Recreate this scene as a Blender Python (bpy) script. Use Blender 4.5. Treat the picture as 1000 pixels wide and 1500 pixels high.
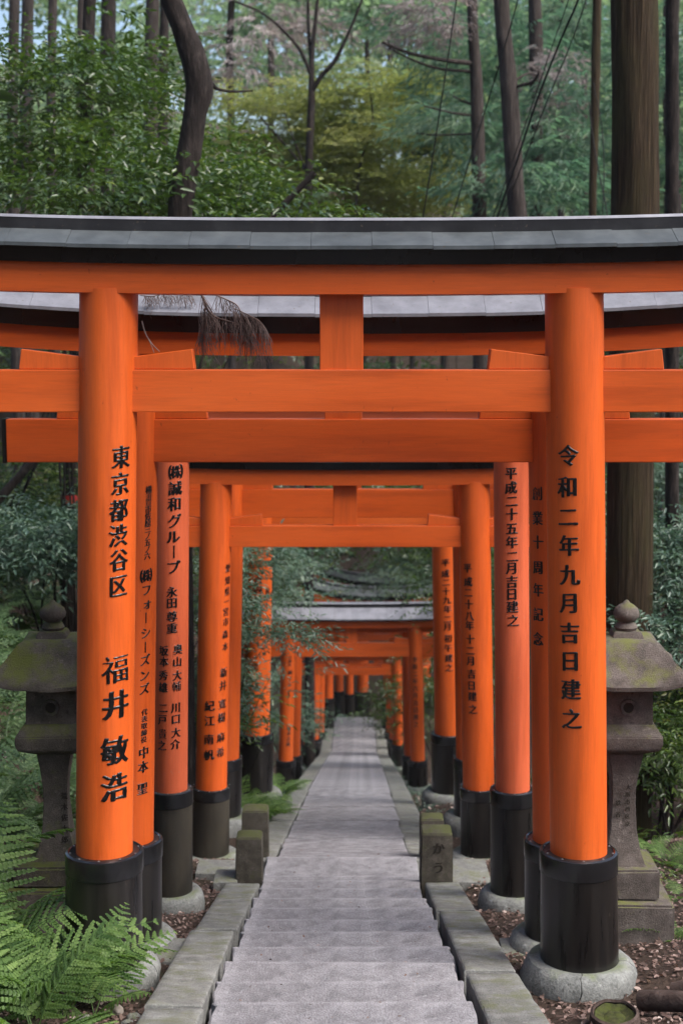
import bpy, bmesh, math, random
import numpy as np
from mathutils import Vector, Matrix, noise as mnoise

random.seed(7)
rng = np.random.default_rng(7)
SC = bpy.context.scene
COL = SC.collection
for o in list(bpy.data.objects):
    bpy.data.objects.remove(o)

# ------------------------------------------------------------------ camera, sky, sun, exposure
EZ = 12.0                       # eye height over the scene's zero level
FPX = 2200.0                    # focal length in pixels of the 1000 x 1500 photograph
PITCH = math.atan(260 / FPX)
SP, CP = math.sin(PITCH), math.cos(PITCH)
cam_d = bpy.data.cameras.new('camera')
cam = bpy.data.objects.new('camera', cam_d)
COL.objects.link(cam)
cam.location = (0, 0, EZ)
cam.rotation_euler = (math.pi / 2 - PITCH, 0, 0)
cam_d.sensor_fit = 'VERTICAL'
cam_d.sensor_height = 36
cam_d.sensor_width = 24
cam_d.lens = FPX / 1500 * 36
cam_d.clip_end = 1000
cam_d.clip_start = 0.05
cam_d.dof.use_dof = True
cam_d.dof.focus_distance = 8.0
cam_d.dof.aperture_fstop = 2.8
SC.camera = cam

SUN_EL, SUN_AZ = math.radians(52), math.radians(117)   # azimuth clockwise from +Y (view direction)
w = bpy.data.worlds.new('World')
SC.world = w
w.use_nodes = True
nt = w.node_tree
bg = nt.nodes['Background']
sky = nt.nodes.new('ShaderNodeTexSky')
sky.sky_type = 'NISHITA'
sky.sun_disc = False
sky.sun_elevation = SUN_EL
sky.sun_rotation = SUN_AZ
sky.air_density = 1.0
sky.dust_density = 3.0
nt.links.new(sky.outputs[0], bg.inputs[0])
bg.inputs[1].default_value = 0.06
sun_d = bpy.data.lights.new('sun', 'SUN')
sun_d.energy = 1.5
sun_d.angle = math.radians(40)
sun_d.color = (1.0, 0.965, 0.93)
sun = bpy.data.objects.new('sun', sun_d)
COL.objects.link(sun)
sd = Vector((math.sin(SUN_AZ) * math.cos(SUN_EL), math.cos(SUN_AZ) * math.cos(SUN_EL), math.sin(SUN_EL)))
sun.rotation_euler = sd.to_track_quat('Z', 'Y').to_euler()
sun.location = (6, -6, 30)

SC.view_settings.view_transform = 'Standard'
SC.view_settings.look = 'None'
SC.view_settings.gamma = 1.0
SC.view_settings.exposure = 2.0
SC.view_settings.use_curve_mapping = False
SC.cycles.max_bounces = 5
SC.cycles.use_adaptive_sampling = True
SC.cycles.adaptive_threshold = 0.02
SC.cycles.diffuse_bounces = 3
SC.cycles.glossy_bounces = 2
SC.cycles.transmission_bounces = 2
SC.cycles.transparent_max_bounces = 4
SC.cycles.volume_bounces = 0
SC.cycles.use_denoising = True
SC.cycles.sample_clamp_indirect = 4


def P(u, v, Y):
    """a photograph position (1000 x 1500) at Y metres in front of the camera, as a place in the scene"""
    cx, cy = (u - 500) / FPX, (750 - v) / FPX
    t = Y / (CP + cy * SP)
    return Vector((cx * t, Y, EZ + (-SP + cy * CP) * t))


# ------------------------------------------------------------------ helpers
def link(o, parent=None):
    COL.objects.link(o)
    if parent is not None:
        o.parent = parent
    return o


def tag(o, label=None, cat=None, group=None, kind=None):
    if label: o['label'] = label
    if cat: o['category'] = cat
    if group: o['group'] = group
    if kind: o['kind'] = kind
    return o


def empty(name, loc=(0, 0, 0), rz=0.0):
    o = bpy.data.objects.new(name, None)
    o.location = loc
    o.rotation_euler = (0, 0, rz)
    o.empty_display_size = 0.2
    COL.objects.link(o)
    return o


def np_mesh(name, V, F, mat=None, tone=None, smooth=False):
    """V (n,3), F (m,k) arrays"""
    V = np.ascontiguousarray(V, dtype=np.float32)
    F = np.ascontiguousarray(F, dtype=np.int32)
    me = bpy.data.meshes.new(name)
    m, k = F.shape
    me.vertices.add(len(V)); me.vertices.foreach_set('co', V.ravel())
    me.loops.add(m * k); me.loops.foreach_set('vertex_index', F.ravel())
    me.polygons.add(m)
    me.polygons.foreach_set('loop_start', np.arange(0, m * k, k, dtype=np.int32))
    me.polygons.foreach_set('loop_total', np.full(m, k, dtype=np.int32))
    if smooth:
        me.polygons.foreach_set('use_smooth', np.ones(m, dtype=bool))
    me.update(calc_edges=True)
    if tone is not None:
        at = me.attributes.new('tone', 'FLOAT', 'POINT')
        at.data.foreach_set('value', np.asarray(tone, dtype=np.float32))
    if mat: me.materials.append(mat)
    return me


def mobj(name, me, parent=None, loc=None):
    o = bpy.data.objects.new(name, me)
    if loc is not None: o.location = loc
    return link(o, parent)


def bm_obj(name, bm, mat, parent=None, smooth=None, loc=None):
    me = bpy.data.meshes.new(name)
    bm.normal_update()
    if smooth is not None:
        lim = math.radians(smooth)
        for e in bm.edges:
            e.smooth = len(e.link_faces) == 2 and e.calc_face_angle(0) < lim
        for f in bm.faces:
            f.smooth = True
    bm.to_mesh(me)
    bm.free()
    if mat: me.materials.append(mat)
    return mobj(name, me, parent, loc)


def add_box(bm, c, s, rot=None):
    vs = []
    for dx in (-.5, .5):
        for dy in (-.5, .5):
            for dz in (-.5, .5):
                p = Vector((dx * s[0], dy * s[1], dz * s[2]))
                if rot is not None: p = rot @ p
                vs.append(bm.verts.new(Vector(c) + p))
    for f in ((0, 1, 3, 2), (4, 6, 7, 5), (0, 4, 5, 1), (2, 3, 7, 6), (0, 2, 6, 4), (1, 5, 7, 3)):
        bm.faces.new([vs[i] for i in f])
    return vs


def box_bm(c, s, bev=0.0, seg=2, rot=None, rough=0.0):
    bm = bmesh.new()
    add_box(bm, c, s, rot)
    bmesh.ops.recalc_face_normals(bm, faces=bm.faces)
    if bev:
        bmesh.ops.bevel(bm, geom=list(bm.edges), offset=bev, segments=seg, affect='EDGES', profile=0.6)
    if rough:
        for v in bm.verts:
            v.co += Vector(mnoise.noise_vector(v.co * 4.3)) * rough
    return bm


def lathe_bm(prof, n=32, axis=None, wob=None, cap=True, a0=0.0, a1=2 * math.pi):
    """prof: (radius, height) list; axis(h) -> (x, y)"""
    bm = bmesh.new()
    full = abs(a1 - a0 - 2 * math.pi) < 1e-6
    m = n if full else n + 1
    rings = []
    for r, h in prof:
        ax = axis(h) if axis else (0, 0)
        ring = []
        for i in range(m):
            a = a0 + (a1 - a0) * i / n
            rr = r * (wob(a, h) if wob else 1)
            ring.append(bm.verts.new((ax[0] + rr * math.sin(a), ax[1] - rr * math.cos(a), h)))
        rings.append(ring)
    for A, B in zip(rings, rings[1:]):
        for i in range(n):
            j = (i + 1) % m
            bm.faces.new((A[i], A[j], B[j], B[i]))
    if cap and full:
        if prof[0][0] > 1e-5: bm.faces.new(list(reversed(rings[0])))
        if prof[-1][0] > 1e-5: bm.faces.new(rings[-1])
    elif cap:
        bm.faces.new([r[0] for r in rings])
        bm.faces.new([r[-1] for r in reversed(rings)])
    bmesh.ops.recalc_face_normals(bm, faces=bm.faces)
    return bm


def tube_np(pts, rad, n=8, ridge=0.0, seed=0):
    """tapered tube through pts; returns V, F(quads)"""
    pts = np.array(pts, dtype=float)
    rad = np.array(rad, dtype=float)
    m = len(pts)
    T = np.gradient(pts, axis=0)
    T /= np.linalg.norm(T, axis=1)[:, None] + 1e-9
    ref = np.array([1.0, 0.13, 0.07]) if abs(T[:, 2]).mean() > .6 else np.array([0.05, 0.1, 1.0])
    A = np.cross(T, ref); A /= np.linalg.norm(A, axis=1)[:, None] + 1e-9
    B = np.cross(T, A)
    th = np.linspace(0, 2 * np.pi, n, endpoint=False)
    R = np.tile(rad[:, None], (1, n))
    if ridge:
        for i in range(m):
            for j in range(n):
                q = Vector((math.cos(th[j]) * 5, math.sin(th[j]) * 5, i * .16 + seed * 7.1))
                q2 = Vector((math.cos(th[j]) * 1.4, math.sin(th[j]) * 1.4, i * .25 + seed * 3.1))
                R[i, j] *= 1 + ridge * mnoise.noise(q) + ridge * .9 * mnoise.noise(q2)
    V = pts[:, None, :] + R[:, :, None] * (A[:, None, :] * np.cos(th)[None, :, None] + B[:, None, :] * np.sin(th)[None, :, None])
    V = V.reshape(-1, 3)
    F = []
    for i in range(m - 1):
        for j in range(n):
            k = (j + 1) % n
            F.append((i * n + j, i * n + k, (i + 1) * n + k, (i + 1) * n + j))
    return V, np.array(F)


def smooth_pts(pts, k=6):
    """smooth curve through points (any extra columns go along), chord-length Hermite so that uneven spacing does not loop"""
    p = np.array(pts, dtype=float)
    d = np.maximum(np.linalg.norm(np.diff(p[:, :3], axis=0), axis=1), 1e-6)
    t = np.concatenate([[0], np.cumsum(d)])
    m = np.zeros_like(p)
    m[1:-1] = (p[2:] - p[:-2]) / (t[2:] - t[:-2])[:, None]
    m[0], m[-1] = (p[1] - p[0]) / d[0], (p[-1] - p[-2]) / d[-1]
    out = []
    for i in range(len(p) - 1):
        for s in np.linspace(0, 1, k, endpoint=False):
            h00, h10, h01, h11 = 2 * s ** 3 - 3 * s * s + 1, s ** 3 - 2 * s * s + s, -2 * s ** 3 + 3 * s * s, s ** 3 - s * s
            out.append(h00 * p[i] + h10 * d[i] * m[i] + h01 * p[i + 1] + h11 * d[i] * m[i + 1])
    out.append(p[-1])
    return np.array(out)


def join_np(parts):
    Vs, Fs, n = [], [], 0
    for V, F in parts:
        Vs.append(V); Fs.append(F + n); n += len(V)
    return np.vstack(Vs), np.vstack(Fs)


# ------------------------------------------------------------------ materials
def new_mat(name):
    m = bpy.data.materials.new(name)
    m.use_nodes = True
    return m, m.node_tree, m.node_tree.nodes['Principled BSDF']


def nd(t, kind, **kw):
    n = t.nodes.new(kind)
    for k, v in kw.items():
        if k in n.inputs: n.inputs[k].default_value = v
        else: setattr(n, k, v)
    return n


def ramp(t, fac, stops):
    r = nd(t, 'ShaderNodeValToRGB')
    els = r.color_ramp.elements
    while len(els) < len(stops): els.new(.5)
    for e, (p, c) in zip(els, stops):
        e.position = p
        e.color = (c[0], c[1], c[2], 1)
    t.links.new(fac, r.inputs[0])
    return r.outputs[0]


def coords(t, scale=(1, 1, 1), kind='Object'):
    tc = nd(t, 'ShaderNodeTexCoord')
    mp = nd(t, 'ShaderNodeMapping')
    mp.inputs['Scale'].default_value = scale
    t.links.new(tc.outputs[kind], mp.inputs[0])
    return mp.outputs[0]


def noise(t, vec, scale, detail=4, rough=.55):
    n = nd(t, 'ShaderNodeTexNoise', Scale=scale, Detail=detail, Roughness=rough)
    t.links.new(vec, n.inputs['Vector'])
    return n.outputs['Fac']


def bump(t, b, h, strength=.3, dist=.01):
    n = nd(t, 'ShaderNodeBump', Strength=strength, Distance=dist)
    t.links.new(h, n.inputs['Height'])
    t.links.new(n.outputs[0], b.inputs['Normal'])
    return n


def mix(t, fac, a, b, mode='MIX'):
    n = nd(t, 'ShaderNodeMixRGB', blend_type=mode)
    for i, x in enumerate((fac, a, b)):
        if hasattr(x, 'is_output'): t.links.new(x, n.inputs[i])
        elif i == 0: n.inputs[0].default_value = x
        else: n.inputs[i].default_value = (x[0], x[1], x[2], 1)
    return n.outputs[0]


def rand_obj(t):
    return nd(t, 'ShaderNodeObjectInfo').outputs['Random']


def mat_paint(name, c1, c2, rough=.42, streak=(.8, .8, .25), wear=None, spec=.4, along=False):
    m, t, b = new_mat(name)
    sw = (lambda q: (q[2], q[1], q[0])) if along else (lambda q: q)
    streak = sw(streak)
    v = coords(t, streak)
    n1 = noise(t, v, 3.2, 5)
    col = ramp(t, n1, [(.3, c1), (.72, c2)])
    fine = noise(t, coords(t, sw((22, 22, 1.2))), 5, 4, .7)
    col = mix(t, .32, col, ramp(t, fine, [(.3, (.55, .5, .45)), (.7, (1, 1, 1))]), 'MULTIPLY')
    stain = noise(t, coords(t, sw((4.5, 4.5, .35))), 2.6, 5, .65)
    col = mix(t, .5, col, ramp(t, stain, [(.36, (.62, .55, .5)), (.52, (1, 1, 1))]), 'MULTIPLY')
    spots = noise(t, coords(t, (1, 1, .55)), 38, 3, .6)
    sp = ramp(t, spots, [(.70, (0, 0, 0)), (.76, (1, 1, 1))])
    col = mix(t, sp, col, wear or (c1[0] * .55, c1[1] * .5, c1[2] * .6))
    t.links.new(col, b.inputs['Base Color'])
    rr = nd(t, 'ShaderNodeMapRange')
    t.links.new(n1, rr.inputs[0])
    rr.inputs[3].default_value = rough - .08
    rr.inputs[4].default_value = rough + .14
    t.links.new(rr.outputs[0], b.inputs['Roughness'])
    b.inputs['Specular IOR Level'].default_value = spec
    bump(t, b, fine, .12, .004)
    return m


M = {}
M['orange'] = mat_paint('vermilion paint', (.58, .086, .010), (.68, .112, .015), .42)
M['orange_fresh'] = mat_paint('fresh vermilion paint', (.63, .100, .014), (.73, .130, .021), .36)
M['orange_faded'] = mat_paint('faded vermilion paint', (.56, .098, .030), (.65, .130, .050), .5, wear=(.45, .16, .1))
for k_ in ('', '_fresh', '_faded'):
    pc = {'': ((.58, .086, .010), (.68, .112, .015), .42), '_fresh': ((.63, .100, .014), (.73, .130, .021), .36), '_faded': ((.56, .098, .030), (.65, .130, .050), .5)}[k_]
    M['orange' + k_ + '_beam'] = mat_paint('vermilion beam paint' + k_, *pc, along=True)
M['black'] = mat_paint('black lacquer', (.005, .0045, .005), (.011, .0105, .0115), .24, wear=(.03, .027, .022), spec=.45)
M['black_worn'] = mat_paint('worn black lacquer', (.016, .014, .012), (.055, .047, .034), .5, streak=(1.6, 1.6, .7), wear=(.10, .085, .05))


def mat_roof(name, c1, c2, c3):
    m, t, b = new_mat(name)
    n1 = noise(t, coords(t), 7, 6, .65)
    col = ramp(t, n1, [(.28, c1), (.5, c2), (.74, c3)])
    col = mix(t, .25, col, ramp(t, rand_obj(t), [(0, (.7, .72, .75)), (1, (1, 1, 1))]), 'MULTIPLY')
    dirt = noise(t, coords(t), 46, 3, .6)
    col = mix(t, ramp(t, dirt, [(.66, (0, 0, 0)), (.74, (1, 1, 1))]), col, (.10, .08, .06))
    t.links.new(col, b.inputs['Base Color'])
    b.inputs['Roughness'].default_value = .55
    b.inputs['Metallic'].default_value = .25
    bump(t, b, noise(t, coords(t), 9, 3), .2, .01)
    return m


M['copper'] = mat_roof('weathered green copper', (.045, .052, .056), (.072, .082, .087), (.11, .122, .128))
M['tin'] = mat_roof('weathered pale metal', (.14, .14, .16), (.20, .20, .225), (.26, .26, .29))
M['ridge'] = mat_roof('dark ridge metal', (.012, .012, .014), (.02, .02, .023), (.04, .04, .043))


def mat_stone(name, c1, c2, c3, moss=0.0, scale=1.0, bstr=.5, mossc=(.075, .095, .025), grain=70, gmix=.55):
    m, t, b = new_mat(name)
    v = coords(t)
    n1 = noise(t, v, 5 * scale, 7, .65)
    col = ramp(t, n1, [(.3, c1), (.5, c2), (.72, c3)])
    gr = noise(t, v, grain * scale, 3, .7)
    col = mix(t, gmix, col, ramp(t, gr, [(.32, (.40, .39, .38)), (.62, (1.12, 1.12, 1.12))]), 'MULTIPLY')
    col = mix(t, .5, col, ramp(t, rand_obj(t), [(0, (.82, .82, .82)), (.5, (.95, .95, .95)), (1, (1.06, 1.06, 1.06))]), 'MULTIPLY')
    stn = noise(t, v, 1.7, 5, .7)
    col = mix(t, .6, col, ramp(t, stn, [(.32, (.62, .6, .6)), (.55, (1, 1, 1))]), 'MULTIPLY')
    lich = noise(t, v, 13 * scale, 5, .75)
    col = mix(t, ramp(t, lich, [(.60, (0, 0, 0)), (.68, (.4, .4, .4))]), col, tuple(min(.5, x * 1.9) for x in c3))
    pit = noise(t, v, 24 * scale, 2, .5)
    col = mix(t, ramp(t, pit, [(.28, (.55, .55, .55)), (.36, (0, 0, 0))]), col, tuple(x * .4 for x in c1))
    if moss:
        n2 = noise(t, v, 3.1 * scale, 6, .7)
        geo = nd(t, 'ShaderNodeNewGeometry')
        sx = nd(t, 'ShaderNodeSeparateXYZ')
        t.links.new(geo.outputs['Normal'], sx.inputs[0])
        ma = nd(t, 'ShaderNodeMath', operation='MULTIPLY_ADD')
        t.links.new(sx.outputs[2], ma.inputs[0])
        ma.inputs[1].default_value = .22
        t.links.new(n2, ma.inputs[2])
        f = ramp(t, ma.outputs[0], [(.66 - .2 * moss, (0, 0, 0)), (.84 - .2 * moss, (1, 1, 1))])
        col = mix(t, f, col, mossc)
    t.links.new(col, b.inputs['Base Color'])
    b.inputs['Roughness'].default_value = .88
    b.inputs['Specular IOR Level'].default_value = .25
    h = nd(t, 'ShaderNodeMath', operation='ADD')
    t.links.new(n1, h.inputs[0]); t.links.new(gr, h.inputs[1])
    bump(t, b, h.outputs[0], bstr, .02 / scale)
    return m


M['step'] = mat_stone('pale washed concrete', (.165, .158, .168), (.26, .25, .265), (.36, .349, .366), 0, 1.6, 1.0, grain=62, gmix=.7)
def step_border(m):
    """smooth cement margin left round the washed aggregate of each slab"""
    t = m.node_tree
    b = t.nodes['Principled BSDF']
    old = b.inputs['Base Color'].links[0].from_socket
    tc = nd(t, 'ShaderNodeTexCoord')
    sx = nd(t, 'ShaderNodeSeparateXYZ')
    t.links.new(tc.outputs['Object'], sx.inputs[0])
    ab = nd(t, 'ShaderNodeMath', operation='ABSOLUTE'); t.links.new(sx.outputs[0], ab.inputs[0])
    ex = nd(t, 'ShaderNodeMath', operation='MULTIPLY_ADD'); t.links.new(ab.outputs[0], ex.inputs[0]); ex.inputs[1].default_value = 9.0; ex.inputs[2].default_value = -4.85
    ey = nd(t, 'ShaderNodeMath', operation='MULTIPLY_ADD'); t.links.new(sx.outputs[1], ey.inputs[0]); ey.inputs[1].default_value = 14.0; ey.inputs[2].default_value = .55
    mx = nd(t, 'ShaderNodeMath', operation='MAXIMUM'); t.links.new(ex.outputs[0], mx.inputs[0]); t.links.new(ey.outputs[0], mx.inputs[1])
    n = noise(t, coords(t), 9, 6, .7)
    ad = nd(t, 'ShaderNodeMath', operation='MULTIPLY_ADD'); t.links.new(n, ad.inputs[0]); ad.inputs[1].default_value = 1.6; t.links.new(mx.outputs[0], ad.inputs[2])
    f = ramp(t, ad.outputs[0], [(.72, (0, 0, 0)), (1.0, (.2, .2, .2))])
    col = mix(t, f, old, (.44, .427, .446))
    t.links.new(col, b.inputs['Base Color'])


step_border(M['step'])
M['kerb'] = mat_stone('lichened kerb stone', (.14, .14, .13), (.21, .21, .197), (.29, .29, .275), -.12, 1.4, .7, (.13, .135, .08))
M['collar'] = mat_stone('pale green concrete collar', (.145, .148, .14), (.215, .22, .208), (.29, .295, .28), -.1, 1.2, .45, (.13, .15, .08), 50)
M['lantern'] = mat_stone('mossy grey granite', (.055, .048, .039), (.092, .079, .066), (.14, .122, .106), .45, 1.8, .7, (.085, .095, .022))
M['lantern_r'] = mat_stone('brown grey granite', (.075, .062, .055), (.125, .105, .093), (.185, .158, .143), .08, 1.8, .6, (.12, .125, .04))
M['post'] = mat_stone('dark weathered granite', (.045, .04, .03), (.075, .066, .052), (.12, .105, .09), .5, 2.2, .7, (.055, .06, .02))
M['rock'] = mat_stone('grey field stone', (.22, .21, .2), (.33, .32, .31), (.45, .44, .42), .3, 2.0, .6)


def mat_soil():
    m, t, b = new_mat('forest soil')
    v = coords(t)
    n1 = noise(t, v, 1.3, 8, .7)
    n2 = noise(t, v, 23, 6, .7)
    col = ramp(t, n1, [(.3, (.035, .024, .018)), (.55, (.065, .046, .036)), (.75, (.10, .078, .062))])
    col = mix(t, .6, col, ramp(t, n2, [(.3, (.4, .36, .34)), (.7, (1.3, 1.25, 1.2))]), 'MULTIPLY')
    n3 = noise(t, v, .55, 5, .6)
    col = mix(t, ramp(t, n3, [(.58, (0, 0, 0)), (.7, (1, 1, 1))]), col, (.035, .05, .018))
    t.links.new(col, b.inputs['Base Color'])
    b.inputs['Roughness'].default_value = .95
    b.inputs['Specular IOR Level'].default_value = .15
    bump(t, b, n2, .9, .04)
    return m


M['soil'] = mat_soil()


def mat_bark(name, c1, c2, c3, sc=(9, 9, .9), bs=.9, moss=None):
    m, t, b = new_mat(name)
    v = coords(t, sc)
    n1 = noise(t, v, 3.2, 6, .65)
    col = ramp(t, n1, [(.3, c1), (.52, c2), (.72, c3)])
    if moss:
        n2 = noise(t, coords(t, (1.3, 1.3, .5)), 2.2, 4, .6)
        col = mix(t, ramp(t, n2, [(.45, (0, 0, 0)), (.68, (.8, .8, .8))]), col, moss)
    t.links.new(col, b.inputs['Base Color'])
    b.inputs['Roughness'].default_value = .9
    b.inputs['Specular IOR Level'].default_value = .2
    bump(t, b, n1, bs, .03)
    return m


M['bark_cedar'] = mat_bark('ridged cedar bark', (.012, .008, .004), (.036, .023, .012), (.085, .058, .032), (16, 16, .7), 1.0, (.045, .038, .014))
M['bark_dark'] = mat_bark('smooth dark bark', (.009, .007, .006), (.024, .018, .016), (.062, .050, .044), (7, 7, 1.6), 1.0)
M['bark_grey'] = mat_bark('grey bark', (.018, .014, .012), (.040, .031, .027), (.085, .070, .062), (8, 8, 1.0), .8)
M['twig'] = mat_bark('dry twig', (.10, .07, .065), (.17, .125, .115), (.26, .20, .19), (6, 6, 6), .3)
M['twig_pale'] = mat_bark('pale bare wood', (.25, .21, .18), (.36, .31, .27), (.46, .41, .37), (6, 6, 6), .3)
M['log'] = mat_bark('cut log', (.035, .024, .02), (.065, .045, .038), (.11, .08, .068), (3, 3, 3), .8)


def mat_leaf(name, stops, rough=.45, trans=.35, spec=.5, tint=(1.0, 1.15, .45)):
    m, t, b = new_mat(name)
    at = nd(t, 'ShaderNodeAttribute', attribute_name='tone')
    col = ramp(t, at.outputs['Fac'], stops)
    t.links.new(col, b.inputs['Base Color'])
    b.inputs['Roughness'].default_value = rough
    b.inputs['Specular IOR Level'].default_value = spec
    tr = nd(t, 'ShaderNodeBsdfTranslucent')
    t.links.new(mix(t, 1, col, (tint[0] * 1.4, tint[1] * 1.4, tint[2] * 1.4), 'MULTIPLY'), tr.inputs[0])
    ms = nd(t, 'ShaderNodeMixShader')
    ms.inputs[0].default_value = trans
    t.links.new(b.outputs[0], ms.inputs[1])
    t.links.new(tr.outputs[0], ms.inputs[2])
    t.links.new(ms.outputs[0], t.nodes['Material Output'].inputs[0])
    return m


M['leaf_ever'] = mat_leaf('glossy evergreen leaf', [(0, (.024, .046, .016)), (.5, (.055, .095, .026)), (.85, (.11, .155, .04)), (1, (.20, .22, .06))], .26, .3, .6)
M['leaf_blue'] = mat_leaf('blue green shrub leaf', [(0, (.04, .075, .052)), (.5, (.085, .14, .10)), (1, (.20, .26, .18))], .32, .25, tint=(.9, 1.1, .7))
M['leaf_maple'] = mat_leaf('yellow green maple leaf', [(0, (.14, .17, .055)), (.5, (.24, .265, .10)), (1, (.38, .37, .16))], .6, .5, tint=(1, 1.05, .6))
M['leaf_cedar'] = mat_leaf('cedar needles', [(0, (.07, .12, .085)), (.5, (.125, .195, .135)), (1, (.22, .28, .17))], .6, .42, .3, tint=(.8, 1.1, .85))
M['leaf_dead'] = mat_leaf('dry cedar needles', [(0, (.16, .135, .13)), (.5, (.30, .265, .26)), (1, (.46, .42, .41))], .7, .25, .2, tint=(1, .9, .8))
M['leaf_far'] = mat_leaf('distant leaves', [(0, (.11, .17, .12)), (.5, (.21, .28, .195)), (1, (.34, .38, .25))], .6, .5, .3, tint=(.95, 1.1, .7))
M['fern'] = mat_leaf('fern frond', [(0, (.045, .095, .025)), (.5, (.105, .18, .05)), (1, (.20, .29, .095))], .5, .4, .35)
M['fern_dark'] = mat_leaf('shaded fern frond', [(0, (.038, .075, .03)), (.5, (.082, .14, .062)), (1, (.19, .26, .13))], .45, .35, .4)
M['litter'] = mat_leaf('fallen leaves', [(0, (.045, .028, .022)), (.45, (.125, .080, .066)), (.8, (.25, .175, .15)), (1, (.46, .37, .33))], .75, .12, .25, tint=(1, .8, .6))


def mat_plain(name, c, rough=.5, spec=.4, metal=0.0):
    m, t, b = new_mat(name)
    n = noise(t, coords(t), 30, 3)
    col = ramp(t, n, [(.3, tuple(x * .8 for x in c)), (.7, c)])
    t.links.new(col, b.inputs['Base Color'])
    b.inputs['Roughness'].default_value = rough
    b.inputs['Specular IOR Level'].default_value = spec
    b.inputs['Metallic'].default_value = metal
    return m


M['sleeve'] = mat_paint('dusty black lacquer', (.005, .0045, .005), (.024, .021, .019), .27, streak=(5, 5, .45), wear=(.05, .043, .035), spec=.5)
M['black_gloss'] = mat_paint('glossy black rim', (.006, .006, .007), (.013, .013, .015), .17, wear=(.06, .055, .05), spec=.7)
M['ink'] = mat_plain('black lettering lacquer', (.004, .0035, .004), .3, .5)
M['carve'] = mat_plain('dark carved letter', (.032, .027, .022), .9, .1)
M['carve_light'] = mat_plain('grey carved letter', (.05, .043, .036), .9, .1)
M['cable'] = mat_plain('dark rope', (.015, .014, .014), .7)
M['steel'] = mat_plain('small steel screw', (.35, .35, .36), .35, .5, .8)
M['tape'] = mat_plain('red plastic tape', (.45, .03, .025), .5)

# ------------------------------------------------------------------ ground and path shape
SIDE = np.array([(-40, 8.0), (-15, 2.2), (0, -1.48), (6, -3.0), (7.3, -3.40), (7.9, -3.47), (8.6, -3.67), (10.4, -4.10), (11.2, -4.27), (12.3, -4.44), (13.8, -5.0),
                 (14.8, -5.0), (18.1, -5.76), (26, -8.10), (36, -10.6), (41, -11.2), (46, -12.3), (53, -13.6), (60, -11.0), (75, -3.0), (100, 5), (160, 16), (400, 40)])
PATHP = np.array([(-40, 8.6), (11.26, -4.21), (11.30, -4.30), (12.1, -4.37), (19.5, -6.12), (26, -7.72), (36, -10.25), (41, -10.76), (46, -11.9), (400, 0)])


def side_z(Y): return EZ + float(np.interp(Y, SIDE[:, 0], SIDE[:, 1]))


def path_z(Y): return EZ + float(np.interp(Y, PATHP[:, 0], PATHP[:, 1]))


def path_x(Y): return max(0.0, .0125 * (min(Y, 44) - 12))


def ground(x, Y):
    xc = x - path_x(Y)
    z = side_z(Y)
    if Y < 45:
        k = min(1, max(0, (abs(xc) - .80) / .25))
        z = z * k + (1 - k) * (path_z(Y) - .16)
    if xc < -1.55:
        d = -1.55 - xc
        z += .22 * min(d, 3) * min(1, d / .5)
        d = max(0, d - .45)
        fade = min(1, max(.18, (Y - 7) / 4)) * min(1, d / .4)
        z += fade * (.85 * min(d, 4.2) + .25 * max(0, min(d, 40) - 4.2))
    if xc > 1.7:
        d = xc - 1.7
        z += .16 * min(d, 5) + .22 * max(0, min(d, 60) - 5)
    z += .035 * mnoise.noise(Vector((x * 1.7, Y * 1.7, 0))) * (1 if abs(xc) > .9 else .2)
    if abs(xc) > 4: z += .25 * mnoise.noise(Vector((x * .35, Y * .35, 3)))
    return z


def axis_vals(rngs):
    out = []
    for a, b, s in rngs:
        out += list(np.arange(a, b, s))
    return np.array(out + [rngs[-1][1]])


gx = axis_vals([(-150, -30, 12), (-30, -8, 1.6), (-8, -2.6, .4), (-2.6, 2.8, .14), (2.8, 8, .4), (8, 30, 1.6), (30, 150, 12)])
gy = axis_vals([(-40, 0, 4), (0, 4.5, .5), (4.5, 16, .2), (16, 46, .6), (46, 100, 2.5), (100, 400, 20)])
GV = np.array([(x, y, ground(x, y)) for y in gy for x in gx])
nx_, ny_ = len(gx), len(gy)
ii = np.arange(nx_ * ny_).reshape(ny_, nx_)
GF = np.stack([ii[:-1, :-1], ii[:-1, 1:], ii[1:, 1:], ii[1:, :-1]], -1).reshape(-1, 4)
g = mobj('ground', np_mesh('ground', GV, GF, M['soil'], smooth=True))
tag(g, 'brown forest floor sloping down on both sides of the path', 'ground', kind='structure')

# path: mortar bed with every step and slab on it
bedV, bedF = [], []
ys = np.arange(-4, 44.01, .5)
for y in ys:
    for s in (-.60, .60):
        bedV.append((path_x(y) + s, y, path_z(y) - .105))
for i in range(len(ys) - 1):
    bedF.append((2 * i, 2 * i + 1, 2 * i + 3, 2 * i + 2))
path = mobj('path', np_mesh('path', np.array(bedV), np.array(bedF), M['soil']))
tag(path, 'pale concrete path stepping down between the gates', 'path', kind='structure')


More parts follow.
